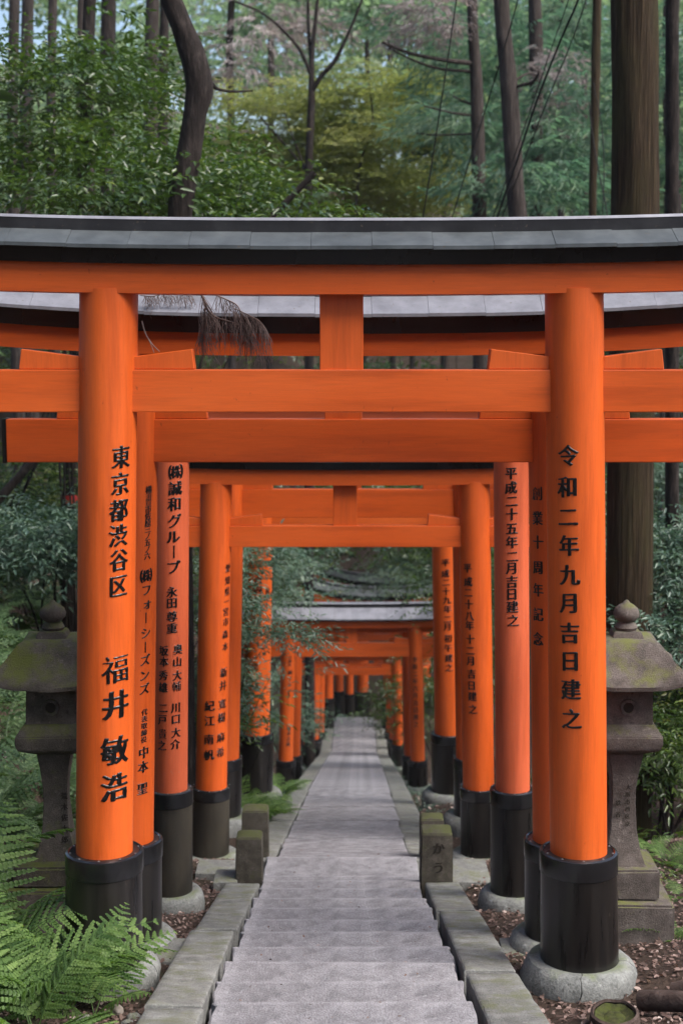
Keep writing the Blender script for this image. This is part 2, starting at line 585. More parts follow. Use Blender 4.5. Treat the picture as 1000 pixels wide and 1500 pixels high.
def slab_mesh(L, W, T, slope=0.0, jit=0.0, seed=0):
    """a worn slab: top at z=0, runs from y=-L to 0, chipped edges"""
    bm = bmesh.new()
    xs_ = [0, .008] + list(np.linspace(.06, W - .06, 21)) + [W - .008, W]
    ys_ = [0, .008] + list(np.linspace(.05, L - .04, max(4, int(L / .09)))) + [L - .009, L]
    nxs, nys = len(xs_) - 1, len(ys_) - 1
    grid = []
    for j in range(nys + 1):
        row = []
        for i in range(nxs + 1):
            x = -W / 2 + xs_[i]
            y = -L + ys_[j]
            ed = 0
            if i in (0, 1, nxs - 1, nxs): ed = 1
            nx = mnoise.noise(Vector((x * 9 + seed * 3.1, y * 9, seed)))
            nz = mnoise.noise(Vector((x * 5, y * 5, seed * 1.7)))
            px = x - (abs(nx) * jit * 2.2 * (1 if x > 0 else -1) if ed else 0)
            py = y
            z = .0025 * nz - slope * (y)
            if j in (0, nys):
                z -= .007
            if j in (0, 1, nys - 1, nys):
                py += jit * .22 * nx
            if i in (0, nxs): z -= .007
            row.append(bm.verts.new((px, py, z)))
        grid.append(row)
    for j in range(nys):
        for i in range(nxs):
            bm.faces.new((grid[j][i], grid[j][i + 1], grid[j + 1][i + 1], grid[j + 1][i]))
    edge = [grid[0][i] for i in range(nxs + 1)] + [grid[j][nxs] for j in range(1, nys + 1)] + [grid[nys][i] for i in range(nxs - 1, -1, -1)] + [grid[j][0] for j in range(nys - 1, 0, -1)]
    low = [bm.verts.new((v.co.x, v.co.y, v.co.z - T)) for v in edge]
    for i in range(len(edge)):
        k = (i + 1) % len(edge)
        bm.faces.new((edge[i], low[i], low[k], edge[k]))
    bmesh.ops.recalc_face_normals(bm, faces=bm.faces)
    me = bpy.data.meshes.new('step')
    bm.to_mesh(me); bm.free()
    me.materials.append(M['step'])
    return me


step_me = [slab_mesh(.56, w_, .15, 0, .022, s) for s, w_ in enumerate((1.235, 1.21, 1.25, 1.225))]
y = 11.26
k = 0
while y > -2.2:
    o = mobj('step', step_me[k % 4], path, (random.uniform(-.012, .012), y, path_z(y) + .004 * (k % 2)))
    o.rotation_euler = (0, random.uniform(-.006, .006), random.uniform(-.006, .006))
    y -= .52
    k += 1
mobj('landing_slab', slab_mesh(.46, 1.29, .16, 0, .012, 11), path, (0, 11.735, path_z(11.7) - .012))
mobj('landing_slab', slab_mesh(.44, 1.27, .16, 0, .012, 12), path, (0, 12.19, path_z(12.0) + .006))
yy = 12.2
i = 0
while yy < 19.4:            # ramp poured in bays
    L = 1.8
    o = mobj('ramp_slab', slab_mesh(L, 1.14, .14, .2432, .012, 20 + i), path, (path_x(yy + L), yy + L, path_z(yy + L)))
    yy += L + .006
    i += 1
far_me = [slab_mesh(.70, 1.12, .20, 0.06, .02, 40 + s) for s in range(3)]
i = 0
while yy < 43.5:
    o = mobj('step', far_me[i % 3], path, (path_x(yy + .68), yy + .68, path_z(yy + .40)))
    yy += .66
    i += 1


def kerb_stone(L, W, H, seed):
    bm = bmesh.new()
    ys_ = [0, .007] + list(np.linspace(.06, L - .06, max(4, int(L / .10)))) + [L - .007, L]
    xs_ = [0, .009] + list(np.linspace(.05, W - .05, 4)) + [W - .009, W]
    n, m = len(ys_) - 1, len(xs_) - 1
    grid = []
    for j in range(n + 1):
        row = []
        for i in range(m + 1):
            x = -W / 2 + xs_[i]
            y = ys_[j]
            z = .006 * mnoise.noise(Vector((x * 6 + seed, y * 4, seed * 2.3)))
            if i in (0, m): z -= .008
            if i in (0, 1, m - 1, m):
                x += .006 * mnoise.noise(Vector((y * 6, seed, i)))
            if j in (0, n): z -= .006
            row.append(bm.verts.new((x, y, z)))
        grid.append(row)
    for j in range(n):
        for i in range(m):
            bm.faces.new((grid[j][i], grid[j][i + 1], grid[j + 1][i + 1], grid[j + 1][i]))
    edge = grid[0][:] + [grid[j][m] for j in range(1, n + 1)] + grid[n][m - 1::-1] + [grid[j][0] for j in range(n - 1, 0, -1)]
    low = [bm.verts.new((v.co.x, v.co.y, -H)) for v in edge]
    for i in range(len(edge)):
        q = (i + 1) % len(edge)
        bm.faces.new((edge[i], low[i], low[q], edge[q]))
    bmesh.ops.recalc_face_normals(bm, faces=bm.faces)
    for f in bm.faces: f.smooth = f.normal.z > .8
    me = bpy.data.meshes.new('kerb_stone')
    bm.to_mesh(me); bm.free()
    me.materials.append(M['kerb'])
    return me


def kerb(name, side, label):
    root = empty(name, (side * .77, 0, path_z(0)))
    tag(root, label, 'kerb', kind='structure')
    yy, i = -2.0, 0
    while yy < 42:
        if yy < 11.2:
            L = min(2.0 + .5 * random.random(), 11.22 - yy)
            W = .265
        else:
            L = 1.1 + .5 * random.random()
            W = .265
        if L < .35: yy += L; continue
        if 11.2 <= yy < 12.15:
            yy = 12.15
        z0, z1 = path_z(yy), path_z(yy + L)
        x = path_x(yy) + side * (.768 if yy < 11.2 else .70)
        o = mobj('kerb_stone', kerb_stone(L - .007, W, .26, i + side * 50), root)
        o.matrix_parent_inverse = Matrix.Identity(4)
        o.location = Vector((x, yy, z0 + (-.012 if yy < 11.2 else .008))) - root.location
        o.rotation_euler = (math.atan2(z1 - z0, L), random.uniform(-.02, .02), -math.atan2(path_x(yy + L) - path_x(yy), L) + random.uniform(-.006, .006))
        yy += L
        i += 1


kerb('kerb', -1, 'mossy grey kerb stones along the fern side of the path')
kerb('kerb', 1, 'mossy grey kerb stones along the side of the path with the log')

# ------------------------------------------------------------------ lettering
GLYPH = {}


def glyph(ch):
    """brush-like outline of one character as a filled mesh in a unit cell centred on 0"""
    if ch in GLYPH: return GLYPH[ch]
    bar = ch == '|'
    cu = bpy.data.curves.new('glyph', 'FONT')
    cu.body = 'ー' if bar else ch
    ob = bpy.data.objects.new('glyph', cu)
    COL.objects.link(ob)
    dg = bpy.context.evaluated_depsgraph_get()
    src = ob.to_curve(dg)
    polys = []
    for s in src.splines:
        bp = s.bezier_points
        pts = []
        for a, b in zip(bp, list(bp[1:]) + [bp[0]]):
            p0, p1, p2, p3 = (np.array(q[:2]) for q in (a.co, a.handle_right, b.handle_left, b.co))
            d = np.linalg.norm(p3 - p0)
            n = max(2, min(9, int(d / .07) + 1))
            for t in np.linspace(0, 1, n, endpoint=False):
                pts.append((1 - t) ** 3 * p0 + 3 * (1 - t) ** 2 * t * p1 + 3 * (1 - t) * t * t * p2 + t ** 3 * p3)
        pts = np.array(pts)
        keep = np.linalg.norm(pts - np.roll(pts, 1, axis=0), axis=1) > 1e-4
        polys.append(pts[keep])
    ob.to_curve_clear()
    bpy.data.objects.remove(ob)
    bpy.data.curves.remove(cu)
    def area(p): return .5 * np.sum(p[:, 0] * np.roll(p[:, 1], -1) - p[:, 1] * np.roll(p[:, 0], -1))
    sgn = np.sign(area(max(polys, key=lambda p: abs(area(p)))))
    cx, cy = .5, .38
    big = len(polys) > 8
    segs = []
    for p in polys:
        t = np.roll(p, -1, axis=0) - np.roll(p, 1, axis=0)
        t /= np.linalg.norm(t, axis=1)[:, None] + 1e-9
        nrm = np.stack([t[:, 1], -t[:, 0]], 1) * sgn          # outwards from the ink
        a = .034 if not big else .014
        b = -.006 if not big else -.012
        q = p.copy()
        q[:, 0] += nrm[:, 0] * a
        q[:, 1] += nrm[:, 1] * b
        q -= (cx, cy)
        if bar:
            q = np.stack([q[:, 1], -q[:, 0]], 1)
        else:
            q[:, 1] += .11 * q[:, 0] - .10 * q[:, 0] * np.abs(q[:, 0])
            q[:, 0] *= .97
        segs.append(np.hstack([q, np.roll(q, -1, axis=0)]))
    S = np.vstack(segs)
    N = 52
    ax_ = np.linspace(-.58, .58, N + 1)
    X, Yg = np.meshgrid(ax_, ax_)
    pts = np.stack([X.ravel(), Yg.ravel()], 1)
    A, B = S[:, :2], S[:, 2:]
    d = B - A
    L2 = (d ** 2).sum(1) + 1e-12
    tt = np.clip(((pts[:, None] - A[None]) * d[None]).sum(-1) / L2[None], 0, 1)
    dist = np.sqrt((((A[None] + tt[..., None] * d[None]) - pts[:, None]) ** 2).sum(-1)).min(1)
    ya, yb = A[:, 1], B[:, 1]
    cr = d[None, :, 0] * (pts[:, None, 1] - ya[None]) - d[None, :, 1] * (pts[:, None, 0] - A[None, :, 0])
    wn = (((ya[None] <= pts[:, None, 1]) & (yb[None] > pts[:, None, 1]) & (cr > 0)).astype(int) - ((ya[None] > pts[:, None, 1]) & (yb[None] <= pts[:, None, 1]) & (cr < 0)).astype(int)).sum(1)
    f = np.where(wn != 0, -dist, dist)
    # the brush: fuller towards lower right, slightly uneven
    for i, (px_, py_) in enumerate(pts):
        nv = mnoise.noise(Vector((px_ * 7 + ord(ch) % 97, py_ * 7, 2.0)))
        f[i] -= (.013 if not big else .006) + .014 * nv + .016 * (px_ * .6 - py_ * .4)
    f = f.reshape(N + 1, N + 1)
    V, F = [], []
    Hh = np.sqrt(np.clip(-f / .045, 0, 1)) * .026

    def quad(x0, x1, y0, y1, hq):
        n = len(V)
        V.extend([(x0, y0, hq[0]), (x1, y0, hq[1]), (x1, y1, hq[2]), (x0, y1, hq[3])])
        F.extend([(n, n + 1, n + 2), (n, n + 2, n + 3)])
    for j in range(N):
        i = 0
        while i < N:
            c = [(i, j), (i + 1, j), (i + 1, j + 1), (i, j + 1)]
            fv = [f[y_, x_] for x_, y_ in c]
            if max(fv) < 0:
                k_ = i
                while k_ + 1 < N and k_ - i < 1 and f[j, k_ + 2] < 0 and f[j + 1, k_ + 2] < 0: k_ += 1
                quad(ax_[i], ax_[k_ + 1], ax_[j], ax_[j + 1], (Hh[j, i], Hh[j, k_ + 1], Hh[j + 1, k_ + 1], Hh[j + 1, i]))
                i = k_ + 1
                continue
            if min(fv) < 0:
                poly = []
                for q in range(4):
                    (x0, y0), (x1, y1) = c[q], c[(q + 1) % 4]
                    f0, f1 = fv[q], fv[(q + 1) % 4]
                    if f0 < 0: poly.append((ax_[x0], ax_[y0], Hh[y0, x0]))
                    if (f0 < 0) != (f1 < 0):
                        k_ = f0 / (f0 - f1)
                        poly.append((ax_[x0] + (ax_[x1] - ax_[x0]) * k_, ax_[y0] + (ax_[y1] - ax_[y0]) * k_, 0))
                n = len(V)
                V.extend(poly)
                F.extend([(n, n + q, n + q + 1) for q in range(1, len(poly) - 1)])
            i += 1
    GLYPH[ch] = (np.array(V), np.array(F))
    return GLYPH[ch]


def hit_pillar(u, v, axis, r, cy):
    """where the sight line through a photograph position meets a (leaning) pillar: angle and height"""
    p = P(u, v, cy)
    z = p.z
    for _ in range(4):
        cx = axis(z)
        dx, dy = p.x / p.y, 1.0
        a = dx * dx + 1
        b = -2 * (dx * cx + cy)
        c = cx * cx + cy * cy - r * r
        disc = b * b - 4 * a * c
        if disc < 0:
            q = (cx + math.copysign(r, p.x / p.y * cy - cx), cy)
        else:
            s = (-b - math.sqrt(disc)) / (2 * a)
            q = (dx * s, s)
        z = EZ + (p.z - EZ) * q[1] / p.y
    return math.atan2(q[0] - axis(z), cy - q[1]), z


def inscription(items, axis, r, cy, pillar, origin, mat='ink', name='written_character'):
    """items: (characters, [(u, v)...], size in photograph px (w, h))"""
    parts = []
    for ch, u, v, w_, h_ in items:
        phi, z = hit_pillar(u, v, axis, r, cy)
        V, F = glyph(ch)
        mpp = cy * 1.0 / FPX * 1.03
        gx_, gz_ = V[:, 0] * w_ * mpp * 1.1, V[:, 1] * h_ * mpp * 1.1
        zz = z + gz_
        ph = phi + gx_ / r
        ax = np.array([axis(q) for q in zz])
        rr = r + .0018 + V[:, 2] * h_ * mpp
        W = np.stack([ax + rr * np.sin(ph), cy - rr * np.cos(ph), zz], 1)
        mobj(name, np_mesh(name, W - np.array(origin), F, M[mat]), pillar)


def col_text(chars, pts, size):
    """spread characters evenly between the (u, v) of the first and the last, or take one (u, v) each"""
    n = len(chars)
    w_, h_ = size if isinstance(size, tuple) else (size, size)
    out = []
    for i, c in enumerate(chars):
        if len(pts) == n: u, v = pts[i]
        else:
            k = i / max(1, n - 1)
            u = pts[0][0] + (pts[-1][0] - pts[0][0]) * k
            v = pts[0][1] + (pts[-1][1] - pts[0][1]) * k
        if c != ' ': out.append((c, u, v, w_, h_))
    return out


# ------------------------------------------------------------------ torii gates
def sweep_bm(sec, xs, zf, yscale=None):
    """cross-section (y, z) list swept along x with a height curve"""
    bm = bmesh.new()
    rings = []
    for x in xs:
        rings.append([bm.verts.new((x, y_, z_ + zf(x))) for y_, z_ in sec])
    n = len(sec)
    for A, B in zip(rings, rings[1:]):
        for i in range(n):
            j = (i + 1) % n
            bm.faces.new((A[i], A[j], B[j], B[i]))
    bm.faces.new(list(reversed(rings[0])))
    bm.faces.new(rings[-1])
    bmesh.ops.recalc_face_normals(bm, faces=bm.faces)
    return bm


def torii(label, Y, uL, uR, vb, r, hn=2.82, hh=.21, ht=3.42, sleeve=.56, lean=.026, roof='copper', paint='orange', detail=2,
          curve=.011, half_roof=None, half_tie=None, yaw=0.0, texts=(), rs=1.36, shim=.15, board=.085, slope=.125, wear='black', collar=2.05, cracks=(), sleeves=None, vs=None, tie_dx=0.0):
    if vs:
        zb_ = P(500, vb, Y).z
        hn, ht = P(500, vs[0], Y).z - zb_, P(500, vs[2], Y).z - zb_
        hh = P(500, vs[1], Y).z - zb_ - hn
        if len(vs) > 3: sleeve = P(500, vs[3], Y).z - zb_
    pl, pr = P(uL, vb, Y), P(uR, vb, Y)
    cx, zb = (pl.x + pr.x) / 2, (pl.z + pr.z) / 2
    hw = (pr.x - pl.x) / 2
    root = empty('torii_gate', (cx, Y, zb), yaw)
    if yaw: hw /= max(.4, math.cos(yaw))
    tag(root, label, 'torii gate', 'vermilion torii gates over the path')
    og = (cx, Y, zb)
    op = M[paint]
    ob_ = M[paint + '_beam']
    seg = 44 if detail >= 2 else 22
    half_roof = half_roof or hw + .95
    half_tie = half_tie or hw + .72
    for s in (-1, 1):
        def ax(h, s=s): return (s * (hw - lean * h), 0)
        top = ht + .03
        prof = [(r, -.02)] + [(r * (1 - .012 * q), top * q) for q in np.linspace(.05, 1, 9)]
        pil = bm_obj('pillar', lathe_bm(prof, seg, ax, lambda a, h: 1 + .004 * mnoise.noise(Vector((math.sin(a), math.cos(a), h * .8)))), op, root, 40)
        R = r * rs
        sm = M[(sleeves or (wear, wear))[0 if s < 0 else 1].replace('black', 'sleeve') if (sleeves or (wear, wear))[0 if s < 0 else 1] == 'black' else (sleeves or (wear, wear))[0 if s < 0 else 1]]
        hs = sleeve
        pr_ = [(R * 1.02, -.10), (R * 1.015, .02), (R * .985, hs - .10), (R * .985, hs - .004), (R * .97, hs), (r * 1.02, hs + .006), (r * 1.015, hs - .02)]
        sl = bm_obj('black_sleeve', lathe_bm(pr_, seg, ax, cap=False), sm, root, 35)
        bm_obj('rim_band', lathe_bm([(R * .98, hs - .105), (R * 1.012, hs - .100), (R * 1.012, hs - .004), (R * 1.0, hs + .004), (R * .94, hs + .0105), (R * .9, hs + .0055)], seg, ax, cap=False), M['black_gloss'], sl, 35)
        if detail >= 2:
            for kx in range(7):
                a = -1.9 + kx * .63
                b = lathe_bm([(.006, 0), (.006, .003), (.003, .005), (0, .0055)], 8)
                o = bm_obj('screw', b, M['steel'], sl, 30)
                xx, _ = ax(hs)
                o.location = (xx + r * 1.2 * math.sin(a), -r * 1.2 * math.cos(a), hs + .007)
        if collar:
            CR = r * collar
            prof = [(R * .99, -.30), (CR * .97, -.30), (CR, -.10), (CR * .985, -.055), (CR * .94, -.018), (CR * .86, .008), (CR * .77, .016), (R * 1.0, .010)]
            cuts = cracks if (detail >= 2 and cracks) else ()
            if cuts:
                cs = sorted(cuts)
                for c0, c1 in zip(cs, cs[1:] + [cs[0] + 2 * math.pi]):
                    gp = .009
                    b = lathe_bm(prof, max(6, int((c1 - c0) * 7)), None, lambda a, h: 1 + .012 * mnoise.noise(Vector((math.sin(a) * 2, math.cos(a) * 2, h * 3))), True, c0 + gp, c1 - gp)
                    for v in b.verts:      # the crack wanders
                        rr_ = math.hypot(v.co.x, v.co.y)
                        dv = .022 * mnoise.noise(Vector((rr_ * 18, v.co.z * 9, 1.3)))
                        v.co.x += dv
                    xx, _ = ax(0)
                    bm_obj('stone_collar', b, M['collar'], root, 40, (xx, 0, 0))
            else:
                b = lathe_bm(prof, seg, None, lambda a, h: 1 + .015 * mnoise.noise(Vector((math.sin(a) * 2 + Y, math.cos(a) * 2, h * 3))))
                bm_obj('stone_collar', b, M['collar'], root, 40, (ax(0)[0], 0, 0))
        for (side, items) in texts:
            if side == s:
                wax = lambda z, s=s: cx + s * (hw - lean * (z - zb))
                inscription(items, wax, r * .995, Y, pil, og)
        # wedges on the tie beam either side of the pillar
        zt = hn + hh
        for q in (-1, 1):
            x0 = s * (hw - lean * zt) + q * (r * .90)
            x1 = x0 + q * .31 * min(1.0, r / .15)
            d = .052
            bm = bmesh.new()
            pts = [(x0, zt + .001), (x1, zt + .001), (x1 - q * .012, zt + .104), (x0, zt + .066)]
            f = [bm.verts.new((a, -d, b)) for a, b in pts]
            bk = [bm.verts.new((a, d, b)) for a, b in pts]
            bm.faces.new(f); bm.faces.new(list(reversed(bk)))
            for i in range(4):
                bm.faces.new((f[i], bk[i], bk[(i + 1) % 4], f[(i + 1) % 4]))
            bmesh.ops.recalc_face_normals(bm, faces=bm.faces)
            bmesh.ops.bevel(bm, geom=list(bm.edges), offset=.004, segments=1, affect='EDGES')
            bm_obj('wedge', bm, op, root)
    # tie beam
    tie = bm_obj('tie_beam', box_bm((tie_dx, 0, hn + hh / 2), (2 * half_tie, .13, hh), .006, 2), ob_, root)
    for s in (-1, 1):
        bm_obj('end_cap', box_bm((tie_dx + s * (half_tie + .012), 0, hn + hh / 2), (.024, .136, hh + .006), .003, 1), M['black'], tie)
    bm_obj('strut', box_bm((0, 0, (hn + hh + ht) / 2), (.22 * min(1, r / .15), .10, ht - hn - hh + .01), .004, 1), op, root)
    # upper beam and capped roof
    kc = curve
    zf = lambda x: kc * abs(x) ** 2.6
    xs = np.linspace(-half_roof, half_roof, 29)
    D = .135
    sec = [(-D, ht), (D, ht), (D * 1.04, ht + shim), (-D * 1.04, ht + shim)]
    bm_obj('upper_beam', sweep_bm(sec, xs * .985, lambda x: zf(x) * .55), ob_, root)
    b0 = ht + shim - .004
    D2 = .185
    sec = [(-D2 * .95, b0), (D2 * .95, b0), (D2 * 1.05, b0 + board), (-D2 * 1.05, b0 + board)]
    zf2 = lambda x: zf(x) * .55 + (zf(x) * .3)
    sec = [(-D2 * .95, b0 - .002), (D2 * .95, b0 - .002), (D2 * 1.05, b0 + board), (-D2 * 1.05, b0 + board)]
    rb = bm_obj('roof_board', sweep_bm(sec, xs, lambda x: zf(x) * .62), M['black'], root)
    D3 = D2 * 1.05 + .035
    zr = b0 + board
    zfr = lambda x: zf(x) * .62
    n = int(round(2 * half_roof / .31)) if detail >= 1 else 1
    for s in (-1, 1):
        for i in range(n):
            xa, xb = -half_roof + 2 * half_roof * i / n, -half_roof + 2 * half_roof * (i + 1) / n
            g_ = .0009 if n > 1 else 0
            sub = np.linspace(xa + g_, xb - g_, 4 if n > 1 else 25)
            zj = .0015 * (i % 3) + random.uniform(0, .0015)
            sc_ = [(s * D3, zr - .012 + zj), (s * D3, zr + .006 + zj), (s * .05, zr + slope + zj), (s * .05, zr + slope - .02 + zj)]
            bm_obj('roof_sheet', sweep_bm(sc_, sub, zfr), M[roof], rb)
    sec = [(-.066, zr + slope - .03), (.066, zr + slope - .03), (.072, zr + slope + .048), (.052, zr + slope + .060), (-.052, zr + slope + .060), (-.072, zr + slope + .048)]
    bm_obj('ridge_cap', sweep_bm(sec, xs * 1.01, lambda x: zf(x) * .62), M['ridge'], rb)
    sec = [(-.074, zr + slope + .0505), (.074, zr + slope + .0505), (.060, zr + slope + .0655), (-.060, zr + slope + .0655)]
    bm_obj('ridge_sheet', sweep_bm(sec, xs * 1.012, lambda x: zf(x) * .62), M['tin'], rb)
    return root


TA_L = (col_text('東京都渋谷区', [(178, 669), (177, 708), (175, 747), (174, 784), (175, 820), (174, 858)], (27, 31)) +
        col_text('福井敏浩', [(171, 980), (171, 1032), (170, 1099), (169, 1153)], (41, 40)))
TA_R = col_text('令和二年九月吉日建之', [(831, 667), (830, 713), (831, 757), (832, 799), (833, 842), (833, 883), (833, 927), (834, 968), (835, 1010), (836, 1053)], (28, 29))
TB_L = (col_text('横須賀市佐原三ノ五ノ六', [(218, 717), (216, 814)], (11, 10.5)) + col_text('㈱', [(215, 843)], (20, 19)) +
        col_text('フォ|シ|ズンズ', [(215, 864), (216, 884), (214, 905), (214, 927), (213, 948), (213, 967), (212, 989), (212, 1009)], (17, 16)) +
        col_text('代表取締役', [(212, 1043), (211, 1083)], (10, 9)) + col_text('中本聖', [(211, 1102), (210, 1123), (209, 1155)], (17, 17)))
TB_R = col_text('創業十周年記念', [(786, 723), (786, 759), (787, 794), (787, 831), (787, 864), (787, 900), (787, 936)], (19, 19))
TC_L = (col_text('㈱', [(258, 691)], (20, 20)) + col_text('誠和グル|プ', [(257, 715), (256, 738), (256, 763), (254, 786), (255, 808), (254, 831)], (19, 19)) +
        col_text('永田尊重', [(252, 867), (252, 883), (252, 903), (252, 920)], (15, 15)) +
        col_text('坂本秀雄二戸貴之', [(240, 953), (240, 969), (239, 989), (239, 1007), (239, 1037), (238, 1054), (238, 1075), (237, 1092)], (14, 14.5)) +
        col_text('奥山大輔川口大介', [(261, 951), (260, 969), (260, 989), (259, 1005), (258, 1036), (258, 1053), (258, 1073), (257, 1090)], (13.5, 14.5)))
TC_R = col_text('平成二十五年二月吉日建之', [(748, 693), (748, 714), (749, 734), (749, 753), (749, 774), (749, 794), (750, 815), (749, 832), (749, 852), (749, 870), (750, 889), (751, 909)], (16.5, 17))
TD_L = (col_text('愛知県一宮市森本', [(334, 832), (333.5, 850), (333, 866), (332, 881), (331, 896), (331, 911), (330, 929), (330, 947)], (11, 12)) +
        col_text('新井寛樹麻希', [(328, 985), (327, 1004), (326, 1031), (325, 1051), (324, 1080), (323, 1102)], (13, 14)) +
        col_text('紀江南帆', [(307, 1034), (307, 1056), (306, 1083), (306, 1106)], (14.5, 15)))
TD_R = col_text('平成二十八年十二月吉日建之', [(684, 832), (685, 852), (685, 868), (686, 885), (687, 902), (687, 916), (688, 936), (688, 953), (689, 968), (690, 987), (690, 1004), (691, 1020), (692, 1039)], (13, 13.5))
TF_L = (col_text('合同事務所', [(378, 850), (378, 864), (378, 880), (377, 894), (377, 909)], (12, 12)) + col_text('税理士', [(392, 866), (391, 877), (391, 887)], (8, 9)) +
        col_text('黒', [(374, 977)], (10, 10)))
TF_R = col_text('平成二十九年二月初午建之', [(652, 824), (652, 840), (653, 853), (653, 866), (654, 879), (655, 892), (655, 907), (655, 918), (656, 935), (656, 949), (657, 964), (657, 978)], (11, 11))
TG_R = col_text('令和二年六月吉日建之', [(607, 966), (609, 1061)], (7, 8))
TG_L = col_text('京都市', [(425, 963), (424, 974)], (4.5, 4.5)) + col_text('㈱ブライト|', [(425, 985), (422, 1030)], (6, 6)) + col_text('坂本吉蔵', [(423, 1067), (422, 1090)], (6, 6))

torii('foremost torii gate with large bold characters on fresh orange pillars', 7.7, 152, 848, 1405, .150, paint='orange_fresh', texts=((-1, TA_L), (1, TA_R)), vs=(603, 541, 432, 1247),
      cracks=(-.12, 1.35, 2.9, 4.5), lean=.0262, half_roof=2.25, half_tie=2.1, curve=.0085, slope=.09, board=.08)
torii('second torii gate, its pillars mostly hidden behind the foremost gate', 8.62, 188, 817, 1368, .145, vs=(676, 613, 521, 1230), roof='tin', texts=((-1, TB_L), (1, TB_R)),
      shim=.13, board=.10, slope=.115, half_tie=1.955, tie_dx=.035, curve=.018, lean=.026, half_roof=2.05)
torii('third torii gate with faded pinkish pillars and worn sleeves', 10.4, 249, 751, 1305, .122, vs=(668, 628, 612, 1156), paint='orange_faded', texts=((-1, TC_L), (1, TC_R)), shim=.12, board=.06, slope=.06,
      rs=1.32, sleeves=('black_worn', 'black'), lean=.018, half_roof=1.9)
torii('fourth torii gate, just past the stone posts', 13.8, 308, 702, 1250, .148, vs=(800, 769, 709, 1153), texts=((-1, TD_L), (1, TD_R)), rs=1.2, lean=.026, sleeves=('black_worn', 'black'), half_roof=2.15)
torii('fifth torii gate, close behind the gate past the stone posts', 14.8, 328, 690, 1193, .145, vs=(757, 716, 664, 1110), rs=1.2, lean=.026, half_roof=2.1, board=.06, slope=.08)
torii('sixth torii gate, its pillar half covered by a leafy shrub', 18.1, 374, 657, 1158, .165, vs=(780, 752, 690, 1074), rs=1.3, paint='orange_fresh', texts=((-1, TF_L), (1, TF_R)), lean=.022, half_roof=2.2, board=.05, slope=.06, shim=.1)
torii('seventh torii gate, first of the far row, with pale green roof', 26.0, 418, 612, 1150, .128, vs=(961, 941, 918, 1113), rs=1.38, roof='tin', paint='orange_fresh', texts=((-1, TG_L), (1, TG_R)),
      lean=.024, detail=1, shim=.13, board=.04, slope=.20, half_roof=2.1, curve=.012)
torii('eighth torii gate, close behind the pale green roofed gate', 27.3, 429, 602, 1141, .125, vs=(958, 943, 925, 1106), lean=.024, detail=1, shim=.1, board=.03, slope=.05, half_roof=1.6)
torii('ninth torii gate, framing the dark end of the path', 35.0, 451, 583, 1121, .125, vs=(988, 977, 962, 1090), lean=.022, detail=0, half_roof=1.4, board=.03, slope=.04, shim=.1)
torii('tenth torii gate, just inside the dark end of the path', 36.6, 459, 578, 1112, .125, vs=(987, 978, 966, 1082), lean=.022, detail=0, half_roof=1.4, board=.03, slope=.04, shim=.1)
torii('eleventh torii gate, third of the cluster at the dark end', 38.2, 467, 573, 1104, .125, vs=(986, 978, 966, 1072), lean=.02, detail=0, half_roof=1.4, board=.03, slope=.04, shim=.1)
torii('twelfth torii gate, last before the path bends', 40.0, 480, 569, 1088, .13, vs=(982, 972, 960, 1022), lean=.012, detail=0, half_roof=1.4, board=.03, slope=.04, shim=.1)
torii('tall torii gate beyond the bend, pillars only seen low', 44.5, 496, 590, 1064, .125, vs=(938, 928, 915, 1012), lean=.01, detail=0, half_roof=2.0, curve=.03, collar=0)
torii('tall torii gate under hanging leaves with upswept grey roof', 47.0, 511, 600, 1062, .125, vs=(925, 912, 892, 1016), lean=.01, detail=1, half_roof=2.5, curve=.07, roof='copper', slope=.22, board=.14, shim=.3, collar=0)
torii('farthest torii gate, upswept dark roof under the hillside', 50.5, 530, 622, 1058, .20, vs=(900, 890, 872, 1012), lean=.01, detail=1, half_roof=2.9, curve=.06, roof='copper', slope=.2, board=.16, shim=.3, collar=0)

# ------------------------------------------------------------------ stone posts
def stone_post(label, u0, u1, vt, vb, Y, chars=None):
    a, b = P(u0, vb, Y), P(u1, vb, Y)
    W = b.x - a.x
    t = P(u0, vt, Y)
    H = t.z - a.z
    root = empty('stone_post', ((a.x + b.x) / 2, Y + W / 2, a.z))
    tag(root, label, 'stone post', 'low stone posts beside the landing')
    bm = bmesh.new()
    r_ = W / 2
    lv = [(r_ * 1.0, -.25), (r_ * 1.0, H * .3), (r_ * .97, H - .03), (r_ * .93, H - .008), (r_ * .45, H + .012), (0.01, H + .022)]
    rings = []
    for rr, h in lv:
        rings.append([bm.verts.new((sx * rr + .006 * mnoise.noise(Vector((sx, h * 5, sy + u0))), sy * rr, h)) for sx, sy in ((-1, -1), (1, -1), (1, 1), (-1, 1))])
    for A, B in zip(rings, rings[1:]):
        for i in range(4): bm.faces.new((A[i], A[(i + 1) % 4], B[(i + 1) % 4], B[i]))
    bm.faces.new(rings[-1])
    bmesh.ops.recalc_face_normals(bm, faces=bm.faces)
    bmesh.ops.bevel(bm, geom=list(bm.edges), offset=.008, segments=2, affect='EDGES')
    bm_obj('shaft', bm, M['post'], root, 30)
    if chars:
        parts = []
        for i, ch in enumerate(chars):
            V, F = glyph(ch)
            s = .10
            W_ = np.stack([V[:, 0] * s + .01, np.full(len(V), -r_ * .99 - .005), H * (.70 - .40 * i) + V[:, 1] * s], 1)
            mobj('carved_character', np_mesh('carved_character', W_, F, M['carve']), root)
    return root


stone_post('square stone post with two carved characters, front of its pair', 616, 663, 1221, 1292, 11.2, 'かう')
stone_post('square stone post behind the carved one', 615, 650, 1200, 1262, 12.35)
stone_post('square stone post at the kerb end by the worn sleeves', 345, 384, 1227, 1289, 11.2)
stone_post('taller square stone post behind the one at the kerb end', 354, 393, 1188, 1260, 12.35)

